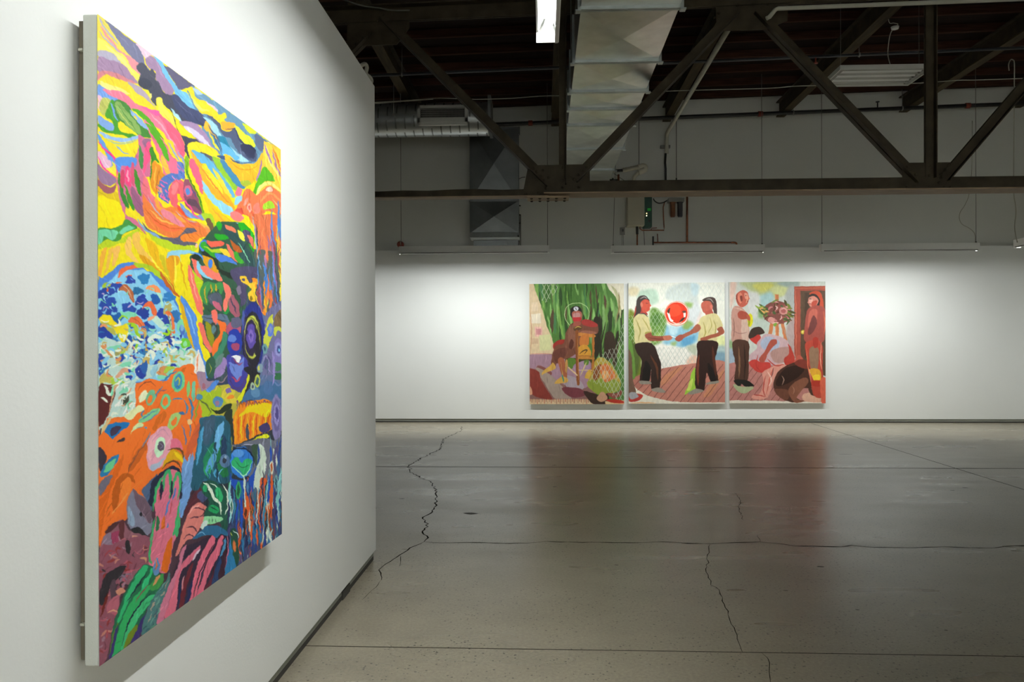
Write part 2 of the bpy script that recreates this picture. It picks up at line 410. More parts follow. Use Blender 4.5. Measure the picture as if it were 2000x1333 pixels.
def angle_bar(p, q, wid, name='diagonal', flip=1):
    b = MB()
    b.bar(p, q, wid, 0.012, 0, doff=-0.018)
    b.bar(p, q, 0.012, 0.07, 0, off=flip * (wid/2 - 0.006), doff=-0.055)
    b.bar(p, q, wid, 0.012, 0, doff=0.020)
    b.bar(p, q, 0.012, 0.07, 0, off=flip * (wid/2 - 0.006), doff=0.06)
    return b.build(name, [M_STEEL], T)
angle_bar(TP(748, 32), TP(1074, 360), 0.105, flip=-1)
angle_bar(TP(724, 60), TP(520, 265), 0.105, flip=1)
angle_bar(TP(1436, 22), TP(1121, 352), 0.105, flip=1)
angle_bar(TP(1478, 22), TP(1793, 352), 0.105, flip=-1)
angle_bar(TP(2160, -20), TP(1842, 349), 0.105, flip=1)
angle_bar(TP(1099, 20), TP(1099, 362), 0.085, 'post', flip=1)
angle_bar(TP(1815, -20), TP(1815, 349), 0.10, 'post', flip=1)
def gusset(pts):
    b = MB(); b.poly([TP(u, v, -0.007) for u, v in pts], 0.014, 0); return b.build('gusset_plate', [M_STEEL], T)
gusset([(1022,373),(1031,327),(1043,323),(1139,321),(1152,327),(1152,372)])
gusset([(1763,362),(1763,323),(1774,318),(1858,317),(1861,325),(1861,360)])
gusset([(677,90),(679,30),(800,26),(799,55),(775,87)])
gusset([(1400,60),(1398,12),(1540,6),(1538,40),(1495,58)])
def rivets(pts, r=0.017, face=-0.024):
    for u, v in pts:
        b = MB(); b.dome(TP(u, v, face), r, Vector((0,-1,0)), 0); b.build('rivet', [M_STEEL], T)
for pts in ([(1041,329),(1048,336),(1056,344),(1063,353),(1060,333),(1071,347)], [(1145,326),(1137,334),(1129,342),(1121,350)],
            [(1098,327),(1098,353)], [(1066,368),(1098,367),(1130,366),(1027,379),(1041,378),(1052,377),(1082,377),(1113,376),(1145,376)],
            [(1772,326),(1781,332),(1788,341),(1789,348)], [(1854,322),(1846,332),(1838,341),(1838,348)], [(1815,323),(1815,343)],
            [(1794,358),(1834,357),(1771,364),(1813,369),(1843,367),(1856,367),(1771,369)],
            [(841,382)], [(724,31),(748,30),(767,29),(737,41),(760,42),(708,72),(695,85),(719,72),(773,63),(781,71),(788,79)],
            [(1395,34),(1404,26),(1440,10),(1470,9),(1500,8)]):
    rivets(pts)

# ================================================================ DUCTS
DZ = 4.5; DX0, DX1 = 0.345, 1.222; DH = 0.45
D = thing('air_duct', (0.78, 10.5, DZ), 'big rectangular galvanised air duct running through the truss to the back wall', 'duct')
seams = [5.6] + [3.0 * F / (672 - v) for v in (17, 121, 179, 213, 244, 291, 332)] + [14.35]
for i in range(len(seams) - 1):
    y0, y1 = seams[i] + 0.015, seams[i+1] - 0.015
    b = MB(); xc = (DX0+DX1)/2; yc = (y0+y1)/2; zc = DZ + DH/2; dp = 0.034
    c = [(DX0,y0,DZ),(DX1,y0,DZ),(DX1,y1,DZ),(DX0,y1,DZ),(xc,yc,DZ-dp)]
    b.add(c, [(0,1,4),(1,2,4),(2,3,4),(3,0,4)])
    c = [(DX0,y0,DZ),(DX0,y1,DZ),(DX0,y1,DZ+DH),(DX0,y0,DZ+DH),(DX0-dp,yc,zc)]
    b.add(c, [(0,1,4),(1,2,4),(2,3,4),(3,0,4)])
    c = [(DX1,y0,DZ),(DX1,y1,DZ),(DX1,y1,DZ+DH),(DX1,y0,DZ+DH),(DX1+dp,yc,zc)]
    b.add(c, [(0,1,4),(1,2,4),(2,3,4),(3,0,4)])
    b.add([(DX0,y0,DZ+DH),(DX1,y0,DZ+DH),(DX1,y1,DZ+DH),(DX0,y1,DZ+DH)], [(0,1,2,3)])
    b.build('duct_section', [M_GALV], D)
for i in range(1, len(seams) - 1):
    y0 = seams[i]; b = MB(); e = 0.03
    for dy in (-0.032, 0.006):
        b.box((DX0-e, y0+dy, DZ-e), (DX1+e, y0+dy+.026, DZ)); b.box((DX0-e, y0+dy, DZ+DH), (DX1+e, y0+dy+.026, DZ+DH+e))
        b.box((DX0-e, y0+dy, DZ), (DX0, y0+dy+.026, DZ+DH)); b.box((DX1, y0+dy, DZ), (DX1+e, y0+dy+.026, DZ+DH))
    b.box((DX0-e-.02, y0-.035, DZ-e-.012), (DX0-e+.03, y0+.035, DZ-e)); b.box((DX1+e-.03, y0-.035, DZ-e-.012), (DX1+e+.02, y0+.035, DZ-e))
    b.build('flange', [M_SEAM], D)

# round spiral duct at the left, its register and end cap
RY = 13.0; pc = P(955, 233, y=RY); RR = 0.275; RZ = pc.z; RX1 = pc.x
S = thing('spiral_duct', (RX1 - 1.5, RY, RZ - RR), 'round spiral galvanised duct high on the left of the back wall', 'duct')
def spiral_material():
    m = mat('spiral_galvanised', (0.58, 0.61, 0.62), 0.34, metal=0.8, c2=(0.46, 0.48, 0.48), scale=3)
    nt = m.node_tree; N = nt.nodes; L = nt.links; b = N['Principled BSDF']
    return m
b = MB(); n = 48; length = RX1 - XL; pitch = 0.152; steps = 400
# helical lock seam: a raised bead that winds round the tube
rings = []; K = int(length / 0.022)
for i in range(K + 1):
    x = XL + length * i / K; ring = []
    for k in range(n):
        a = 2*math.pi*k/n; ph = ((x / pitch) - k / n) % 1.0
        r = RR + (0.0025 if ph < 0.10 else 0.0)
        ring.append((x, RY - r*math.cos(a), RZ + r*math.sin(a)))
    rings += ring
fs = [(i*n+k, i*n+(k+1)%n, (i+1)*n+(k+1)%n, (i+1)*n+k) for i in range(K) for k in range(n)]
b.add(rings, fs, 0, True)
b.m = [1 if (((XL + length*(j//n)/K)/pitch - (j % n)/n) % 1.0) < 0.10 else 0 for j in range(len(fs))]; b.f.append(tuple(K*n + k for k in range(n))); b.m.append(0); b.sm.append(False)
b.build('duct_tube', [spiral_material(), M_GALVD], S)
b = MB(); b.box((RX1, RY - RR - .02, RZ - RR + .03), (RX1 + 0.05, RY + RR + .02, RZ + RR + .04)); b.build('end_plate', [M_GALVD], S)
g0 = P(815, 206, y=RY - 0.34); g1 = P(913, 237, y=RY - 0.34)
b = MB(); e = 0.045
X0_, X1_, Z0_, Z1_ = g0.x, g1.x, g1.z, g0.z; yf = RY - 0.34
b.box((X0_, yf, Z0_), (X1_, RY - 0.2, Z0_+e*1.5)); b.box((X0_, yf, Z1_-e), (X1_, RY - 0.2, Z1_))
b.box((X0_, yf, Z0_), (X0_+e, RY - 0.2, Z1_)); b.box((X1_-e, yf, Z0_), (X1_, RY - 0.2, Z1_))
b.box((X0_+.01, yf+.03, Z0_-.045), (X1_-.01, RY-.26, Z0_), 0)
reg = b.build('register', [M_WHITEP], S); reg['label'] = 'white register with a dark grille'
b = MB(); b.box((X0_+e, yf+.06, Z0_+e), (X1_-e, yf+.07, Z1_-e)); b.build('back_panel', [M_DARK], reg)
b = MB()
for k in range(31):
    x = X0_+e + (X1_-X0_-2*e)*(k+.5)/31; b.box((x-.003, yf+.012, Z0_+e), (x+.003, yf+.03, Z1_-e))
for k in range(5):
    z = Z0_+e*1.3 + (Z1_-Z0_-2.3*e)*(k+.5)/5; b.box((X0_+e, yf+.008, z-.004), (X1_-e, yf+.03, z+.004))
b.build('grille', [M_SOCK], reg)

# flat vertical duct on the back wall
v0 = P(917, 250, y=14.52); v1 = P(1013, 455, y=14.52)
V = thing('wall_duct', (v0.x, 14.6, v1.z), 'dull flat rectangular duct running down the back wall left of the truss joint', 'duct')
b = MB(); zs = [v0.z, P(950, 393, y=14.52).z, v1.z]
for i in range(2):
    za, zb_ = zs[i], zs[i+1]; xm = (v0.x+v1.x)/2; zm = (za+zb_)/2
    b.add([(v0.x,14.52,za),(v1.x,14.52,za),(v1.x,14.52,zb_),(v0.x,14.52,zb_),(xm,14.455,zm)], [(0,1,4),(1,2,4),(2,3,4),(3,0,4)])
    b.box((v0.x,14.521,zb_), (v1.x, YB+.10, za))
b.box((v0.x-.015,14.505,v0.z-.03),(v1.x+.03,14.56,v0.z)); b.box((v1.x,14.49,v0.z-.14),(v1.x+.03,14.56,v0.z))
b.box((v0.x-.012,14.505,zs[1]-.012),(v1.x+.012,14.53,zs[1]+.012))
b.build('duct_body', [M_GALVD], V)
b = MB(); q0 = P(918,454,y=14.48); q1 = P(1010,463,y=14.48)
b.hexa([(q0.x,14.44,q1.z),(q1.x,14.44,q1.z),(q1.x,14.6,q1.z),(q0.x,14.6,q1.z)], [(q0.x,14.50,q0.z),(q1.x,14.50,q0.z),(q1.x,14.6,q0.z),(q0.x,14.6,q0.z)])
q2 = P(1015,468,y=14.46); b.box((q0.x+.02,14.43,q2.z),(q2.x,14.6,q1.z-.01))
b.build('collar', [mat('pale_galvanised', (0.52,0.56,0.54), 0.45, metal=0.3)], V)
b = MB(); q3 = P(925,480,y=14.5); q4 = P(1012,469,y=14.5); b.box((q3.x,14.5,q3.z-.08),(q4.x,14.62,q4.z)); 
q5 = P(952,470,y=14.46); q6 = P(990,480,y=14.46); b.box((q5.x,14.455,q6.z),(q6.x,14.50,q5.z))
b.build('outlet_box', [M_GALVD], V)
V.location.z = V.location.z

# ================================================================ LAMPS
def make_washer(length, watts, label, group, lit=True, light=True):
    """wall washer in its own frame: runs along x, throws its light towards +y and down"""
    t = thing('wall_washer', (0,0,0), label, 'light', group)
    h = length/2
    b = MB(); b.box((-h,-.060,0),(h,-.056,.124)); b.build('face_plate', [M_HOUSE], t)
    b = MB(); b.box((-h+.04,-.0615,.004),(h-.03,-.0595,.014)); b.build('slit', [M_DARK], t)
    b = MB(); b.box((-h,-.060,.124),(h,.060,.128)); b.box((-h,.056,.059),(h,.060,.124)); b.build('housing', [M_HOUSE], t)
    b = MB(); b.box((-h,-.0555,.002),(h,-.050,.010)); b.box((-h,.050,.056),(h,.0555,.060)); b.box((-h,-.0555,-.004),(h,-.038,.0)); b.build('trim_lip', [M_ALU], t)
    b = MB()
    b.add([(-h,-.050,.010),(h,-.050,.010),(h,-.035,.085),(-h,-.035,.085),(-h,.02,.105),(h,.02,.105),(-h,.050,.054),(h,.050,.054)],
          [(0,1,2,3),(3,2,5,4),(4,5,7,6)]); b.build('reflector', [M_REFL], t)
    for sx in (-1, 1):
        b = MB()
        b.box((sx*h, -.060, 0.0), (sx*(h-.004), .060, .128))
        b.add([(sx*(h-.006),-.045,.012),(sx*(h-.006),.045,.03),(sx*(h-.06),.012,.10),(sx*(h-.06),-.02,.10)], [(0,1,2,3)], 1)
        b.dome((sx*(h-.03), .0, .062), .007, Vector((-sx,0,-1)), 2)
        b.build('end_plate', [M_HOUSE, M_REFL, M_SOCK], t)
    b = MB(); b.box((-.006,-.063,-.006),(.006,-.05,.004)); b.build('clip', [M_REFL], t)
    b = MB(); b.tube([(-h+.06,-.020,.078),(h-.06,-.020,.078)], .008, 10); b.build('lamp_tube', [M_TUBE], t)
    ld = bpy.data.lights.new('tube_light', 'AREA'); ld.shape = 'RECTANGLE'; ld.size = length - .10; ld.size_y = .050
    ld.energy = watts * length / 2.6; ld.color = LAMP_COLOR; ld.spread = math.radians(180)
    lo = bpy.data.objects.new('tube_light', ld); COL.objects.link(lo); lo.parent = t
    lo.location = (0, -.029, .060)
    lo.rotation_euler = (math.radians(14), 0, 0)
    l2 = ld.copy(); l2.size_y = .03; l2.energy = watts * length / 2.6 * 0.17; l2.spread = math.radians(110)   # what the reflector throws low on the wall
    o2 = bpy.data.objects.new('reflector_light', l2); COL.objects.link(o2); o2.parent = t; o2.location = (0, -.020, .046); o2.rotation_euler = (math.radians(27), 0, 0)
    ld.energy *= 0.78
    return t
def wires(t, pts_top, u=(0,0)):
    pass
YW = 13.30
wash = []
for k, (ua, ub, vb, lab) in enumerate(((780,1073,497.0,'long pale wall washer lamp above the bare wall left of the paintings'),
                                       (1194,1492,495.5,'long pale wall washer lamp hanging over the middle painting'),
                                       (1602,1910,492.5,'long pale wall washer lamp hanging right of the paintings'))):
    a = P(ua, vb, y=YW); c = P(ub, vb - (ub-ua)*0.009, y=YW)
    t = make_washer(c.x - a.x, BACK_W, lab, 'wall washer lamps along the back wall')
    t.location = ((a.x+c.x)/2, YW, (a.z+c.z)/2)
    wash.append((t, a.x, c.x))
t = make_washer(2.55, LEFT_W * 1.3, 'bright wall washer lamp overhead, lighting the near painting', 'wall washer lamps along the partition')
LX = 0.028
t.rotation_euler = (0, 0, math.pi/2); t.location = (LX, 4.17 - 1.275, 3.115); wl = t
t = make_washer(2.55, LEFT_W * 0.45, 'wall washer lamp overhead, behind the camera', 'wall washer lamps along the partition')
t.rotation_euler = (0, 0, math.pi/2); t.location = (LX, -0.10, 3.115)
t = make_washer(2.55, LEFT_W * 0.45, 'farther wall washer lamp overhead, behind the camera', 'wall washer lamps along the partition')
t.rotation_euler = (0, 0, math.pi/2); t.location = (LX, -3.1, 3.115)
for k in range(2):
    t = make_washer(2.55, BEHIND_W, 'added fill lamp behind the camera', 'added fill lamps on the wall behind the camera')
    t.rotation_euler = (0, 0, math.pi); t.location = (0.6 + 3.0 * k, Y0 + 1.2, 2.955)  # unseen lamps added to throw light onto the lamp faces and truss
for k in range(2):
    t = make_washer(2.55, SIDE_W, 'added fill lamp beside the camera', 'wall washer lamps along the right wall')
    t.rotation_euler = (0, 0, -math.pi/2); t.location = (XR - 1.2, 1.5 - 3.6 * k, 2.955)  # unseen lamps added to fill the room from the right
pe = P(1979, 484.5, z=3.04)
t = make_washer(2.55, SIDE_W, 'pale wall washer lamp cut by the right edge, along the right wall', 'wall washer lamps along the right wall')
t.rotation_euler = (0, 0, -math.pi/2); t.location = (pe.x + 0.06, pe.y - 1.275, 3.04); wr = t

a = P(366, 499, y=YW); c = P(659, 498, y=YW)
t = make_washer(c.x - a.x, BACK_W * 0.6, 'added wall washer lamp hidden behind the partition', 'wall washer lamps along the back wall')
t.location = ((a.x+c.x)/2, YW, wash[0][0].location.z)  # unseen lamp added to brighten the upper left of the back wall
# suspension wires: each a thing of its own
def wire(p, q, name, label, cat, r=0.003, m=M_WIRE, group=None, n=6):
    b = MB(); b.tube([p, q], r, n)
    return tag(b.build(name, [m]), label, cat, group)
for (t, xa, xc), words in zip(wash, ('left', 'middle', 'right')):
    for x, e in ((xa + .03, 'left'), (xc - .03, 'right')):
        zt = zr(x) + 0.0
        xt = x + (0.09 if (words, e) == ('middle', 'left') else 0.0); b = MB(); b.tube([(x, YW, 3.160), (xt, YW, zt)], 0.0045, 6); b.tube([(x, YW, 3.160), (x, YW, 3.19)], 0.012, 8)
        tag(b.build('suspension_wire', [M_WIRE]), 'thin hanging wire at the %s end of the %s back wall lamp' % (e, words), 'wire', 'lamp suspension wires')
# ================================================================ PAINT
# Every picture is a finely divided canvas whose vertices carry the artist's colours.
# The patches are traced in the photograph's pixels and carried onto the canvas plane.
def homog(dst):
    src = [(0,0),(1,0),(1,1),(0,1)]; A = []; B = []
    for (x, y), (u, v) in zip(src, dst):
        A.append([x,y,1,0,0,0,-u*x,-u*y]); B.append(u); A.append([0,0,0,x,y,1,-v*x,-v*y]); B.append(v)
    h = np.linalg.solve(np.array(A, float), np.array(B, float)); return np.append(h, 1).reshape(3, 3)
def hexc(s): return np.array([int(s[i:i+2], 16) for i in (0, 2, 4)], np.float32) / 255
def vnoise(U, V, sc, seed):
    r = np.random.RandomState(seed); T_ = r.rand(64, 64).astype(np.float32)
    a = U / sc; c = V / sc; i = np.floor(a).astype(int); j = np.floor(c).astype(int); fa = a - i; fc = c - j
    fa = fa*fa*(3-2*fa); fc = fc*fc*(3-2*fc); g = lambda p, q: T_[p % 64, q % 64]
    return (g(i,j)*(1-fa)+g(i+1,j)*fa)*(1-fc)+(g(i,j+1)*(1-fa)+g(i+1,j+1)*fa)*fc
def cat_rom(p, closed, k=4):
    p = np.array(p, float); n = len(p); out = []
    for i in range(n if closed else n-1):
        a = p[(i-1) % n] if closed or i else p[0]; b = p[i]; c = p[(i+1) % n]; d = p[(i+2) % n] if closed or i < n-2 else p[-1]
        for j in range(k):
            t = j/k; out.append(0.5*((2*b)+(-a+c)*t+(2*a-5*b+4*c-d)*t*t+(-a+3*b-3*c+d)*t**3))
    if not closed: out.append(p[-1])
    return np.array(out)
def raster(U, V, text, pal, base, aa=1.1):
    """U, V: photograph coordinates of every vertex; returns sRGB colours"""
    img = np.empty((U.size, 3), np.float32); img[:] = hexc(pal.get(base, base))
    U = U.ravel().astype(np.float32); V = V.ravel().astype(np.float32)
    ox = oy = 0.0; s = 1.0
    for ln in text.strip().splitlines():
        ln = ln.strip()
        if not ln or ln[0] == '#': continue
        t = ln.split()
        if t[0] == '@': ox, oy, s = float(t[1]), float(t[2]), float(t[3]); continue
        if t[0] == 'L':
            r = random.Random(int(t[1])); x0, y0 = map(float, t[3].split(',')); x1, y1 = map(float, t[4].split(',')); L_, wv, an, sp, am = map(float, t[5:10])
            for _ in range(int(t[2])):
                cx, cy = r.uniform(x0, x1), r.uniform(y0, y1); a = math.radians(an + r.uniform(-sp, sp)); h = L_*r.uniform(.3, .65); c, s_ = math.cos(a), math.sin(a)
                k = r.uniform(-am, am); bd = r.uniform(-.1, .1); ww = wv*r.uniform(.6, 1.2)
                m = np.nonzero((abs(U-cx) < abs(c)*h+6) & (abs(V-cy) < abs(s_)*h+6))[0]
                if not m.size: continue
                p = (U[m]-cx)*c + (V[m]-cy)*s_; q = -(U[m]-cx)*s_ + (V[m]-cy)*c; f = p/h
                al = np.clip(ww/2*(1-f*f) - abs(q - bd*h*(f*f)) + .5, 0, 1)*(abs(f) < 1)
                img[m] = np.clip(img[m] + (k if k > 0 else k)*al[:, None]*(0.35+img[m]), 0, 1)
            continue
        col = hexc(pal.get(t[1], t[1])); kind = t[0]
        aa_ = 6.0 if kind == 'W' else aa
        if kind in 'PQW':
            p = [tuple(map(float, q.split(','))) for q in t[2:]]
            p = cat_rom(p, True, 4 if len(p) < 14 else 3) if kind in 'PW' else np.array(p)
            p = np.array([ox, oy]) + p * s; g_ = 2 + (aa_ > 2)*4
            m = np.nonzero((U > p[:,0].min()-g_) & (U < p[:,0].max()+g_) & (V > p[:,1].min()-g_) & (V < p[:,1].max()+g_))[0]
            if not m.size: continue
            x = U[m]; y = V[m]; ins = np.zeros(m.size, bool); d2 = np.full(m.size, 1e9, np.float32)
            for i in range(len(p)):
                x0, y0 = p[i-1]; x1, y1 = p[i]; dx = x1-x0; dy = y1-y0; L2 = dx*dx+dy*dy+1e-9
                tt = np.clip(((x-x0)*dx+(y-y0)*dy)/L2, 0, 1)
                np.minimum(d2, (x-x0-tt*dx)**2+(y-y0-tt*dy)**2, out=d2)
                if abs(dy) > 1e-9: ins ^= ((y0 > y) != (y1 > y)) & (x < x0+(y-y0)*dx/dy)
            sd = np.sqrt(d2) * np.where(ins, 1, -1)
        elif kind in 'ST':        # stroke; T tapers to its ends
            wv = float(t[2]) * s; p = [tuple(map(float, q.split(','))) for q in t[3:]]
            p = cat_rom(p, False, 4) if len(p) > 2 else np.array(p)
            p = np.array([ox, oy]) + p * s; n = len(p)
            m = np.nonzero((U > p[:,0].min()-wv-1) & (U < p[:,0].max()+wv+1) & (V > p[:,1].min()-wv-1) & (V < p[:,1].max()+wv+1))[0]
            if not m.size: continue
            x = U[m]; y = V[m]; sd = np.full(m.size, -1e9, np.float32)
            for i in range(1, n):
                x0, y0 = p[i-1]; x1, y1 = p[i]; dx = x1-x0; dy = y1-y0; L2 = dx*dx+dy*dy+1e-9
                tt = np.clip(((x-x0)*dx+(y-y0)*dy)/L2, 0, 1); d = np.sqrt((x-x0-tt*dx)**2+(y-y0-tt*dy)**2)
                f = (i-1+tt)/(n-1); h = wv/2*(np.sin(np.pi*np.clip(f,.03,.97))**.6 if kind == 'T' else 1)
                np.maximum(sd, h - d, out=sd)
        elif kind == 'E':
            cx, cy = map(float, t[2].split(',')); rx, ry = map(float, t[3].split(',')); an = math.radians(float(t[4])) if len(t) > 4 else 0
            cx = ox+cx*s; cy = oy+cy*s; rx *= s; ry *= s; R_ = max(rx, ry) + 2
            m = np.nonzero((abs(U-cx) < R_) & (abs(V-cy) < R_))[0]
            if not m.size: continue
            x = U[m]-cx; y = V[m]-cy; xr = x*math.cos(an)+y*math.sin(an); yr = -x*math.sin(an)+y*math.cos(an)
            q = np.sqrt((xr/rx)**2+(yr/ry)**2)
            if len(t) > 5: at_ = np.arctan2(yr, xr); sd_ = float(t[5]); q = q*(1+.16*np.sin(3*at_+sd_)+.10*np.sin(5*at_+sd_*.7)+.05*np.sin(11*at_+sd_*1.3))
            sd = (1-q)*min(rx, ry)
        elif kind == 'D':         # diamond wire mesh inside a polygon: D col width pitch slope x,y ...
            wv = float(t[2])*s; pit = float(t[3])*s; sl = float(t[4]); p = np.array([ox, oy]) + np.array([tuple(map(float, q.split(','))) for q in t[5:]])*s
            m = np.nonzero((U > p[:,0].min()) & (U < p[:,0].max()) & (V > p[:,1].min()) & (V < p[:,1].max()))[0]
            x = U[m]; y = V[m]; ins = np.zeros(m.size, bool)
            for i in range(len(p)):
                x0, y0 = p[i-1]; x1, y1 = p[i]
                if abs(y1-y0) > 1e-9: ins ^= ((y0 > y) != (y1 > y)) & (x < x0+(y-y0)*(x1-x0)/(y1-y0))
            m = m[ins]; x = U[m]; y = V[m]
            a = (x + y*sl)/pit; c = (x - y*sl)/pit
            d = np.minimum(abs(a-np.round(a)), abs(c-np.round(c)))*pit/math.sqrt(1+sl*sl); sd = wv/2 - d
        al = np.clip(0.5 + sd/aa_, 0, 1)[:, None]
        img[m] = img[m]*(1-al) + col*al
    return img
def canvas_mesh(name, C0, CX, CZ, corners, nx, ny, text, pal, base, gain, parent, mat_, wob=1.0, grain=0.05):
    """C0 lower-left world corner, CX/CZ the canvas edges; corners = TL, TR, BR, BL in the photograph"""
    H_ = homog(corners)
    s_, t_ = np.meshgrid(np.linspace(0, 1, nx), np.linspace(0, 1, ny)); s_ = s_.ravel(); t_ = t_.ravel()
    q = H_ @ np.stack([s_, t_, np.ones_like(s_)]); U = q[0]/q[2]; V = q[1]/q[2]
    U2 = U + wob*(vnoise(U, V, 7, 1)-.5)*2 + wob*.5*(vnoise(U, V, 2.7, 2)-.5)*2
    V2 = V + wob*(vnoise(U, V, 9, 3)-.5)*2 + wob*.5*(vnoise(U, V, 3.1, 4)-.5)*2
    img = raster(U2, V2, text, pal, base)
    lin = np.where(img <= .04045, img/12.92, ((img+.055)/1.055)**2.4)
    br = 1 + grain*2*(vnoise(U, V*.35, 1.7, 6)-.5) + grain*1.5*(vnoise(U, V, 5.1, 7)-.5)
    lin = np.clip(lin*gain*br[:, None], 0, .93)
    o0 = Vector(parent['_o'])
    co = np.array(C0 - o0)[None] + s_[:, None]*np.array(CX)[None] + (1-t_)[:, None]*np.array(CZ)[None]
    me = bpy.data.meshes.new(name); me.vertices.add(nx*ny); me.vertices.foreach_set('co', co.astype(np.float32).ravel())
    i = np.arange(nx-1)[None] + np.arange(ny-1)[:, None]*nx; i = i.ravel()
    f = np.stack([i, i+nx, i+nx+1, i+1], 1).ravel(); nf = i.size
    me.loops.add(nf*4); me.loops.foreach_set('vertex_index', f)
    me.polygons.add(nf); me.polygons.foreach_set('loop_start', np.arange(nf)*4)
    me.update(calc_edges=True)
    at = me.color_attributes.new('paint', 'FLOAT_COLOR', 'POINT')
    at.data.foreach_set('color', np.concatenate([lin, np.ones((nx*ny, 1))], 1).astype(np.float32).ravel())
    me.materials.append(mat_)
    o = bpy.data.objects.new(name, me); COL.objects.link(o); o.parent = parent; o['_o'] = parent['_o']
    return o
def paint_material(name, rough, bump, bs):
    m = bpy.data.materials.new(name); m.use_nodes = True; nt = m.node_tree; N = nt.nodes; L = nt.links; b = N['Principled BSDF']
    a = N.new('ShaderNodeVertexColor'); a.layer_name = 'paint'; L.new(a.outputs['Color'], b.inputs['Base Color'])
    b.inputs['Roughness'].default_value = rough; b.inputs['Specular IOR Level'].default_value = 0.25
    tc = N.new('ShaderNodeTexCoord'); n = N.new('ShaderNodeTexNoise'); n.inputs['Scale'].default_value = bs; n.inputs['Detail'].default_value = 4
    L.new(tc.outputs['Object'], n.inputs['Vector'])
    bp = N.new('ShaderNodeBump'); bp.inputs['Strength'].default_value = bump; bp.inputs['Distance'].default_value = 0.002
    L.new(n.outputs['Fac'], bp.inputs['Height']); L.new(bp.outputs['Normal'], b.inputs['Normal'])
    return m
M_ACR = paint_material('acrylic_paint', 0.55, 0.25, 120)
M_OIL = paint_material('oil_paint', 0.6, 0.15, 80)
PAL = dict(yel='E9D516', grn='5F8C41', sky='D7DCCD')
def scatter(seed, poly, n, pal, ln, wd, ang, spread, bend=0.5, kind='T'):
    """loose brush marks strewn over a patch; returns paint lines"""
    r = random.Random(seed); out = []; xs = [p[0] for p in poly]; ys = [p[1] for p in poly]
    def inside(x, y):
        c = False
        for i in range(len(poly)):
            x0, y0 = poly[i-1]; x1, y1 = poly[i]
            if (y0 > y) != (y1 > y) and x < x0+(y-y0)*(x1-x0)/(y1-y0): c = not c
        return c
    while len(out) < n:
        x, y = r.uniform(min(xs), max(xs)), r.uniform(min(ys), max(ys))
        if not inside(x, y): continue
        a = math.radians(ang + r.uniform(-spread, spread)); L_ = ln*r.uniform(.5, 1.3); c, s = math.cos(a), math.sin(a); bd = L_*bend*r.uniform(-1, 1)
        p = [(x-c*L_/2, y-s*L_/2), (x-s*bd*.5, y+c*bd*.5), (x+c*L_/2, y+s*L_/2)]
        out.append('%s %s %.0f ' % (kind, r.choice(pal), wd*r.uniform(.5, 1.3)) + ' '.join('%.0f,%.0f' % q for q in p))
    return '\n'.join(out) + '\n'
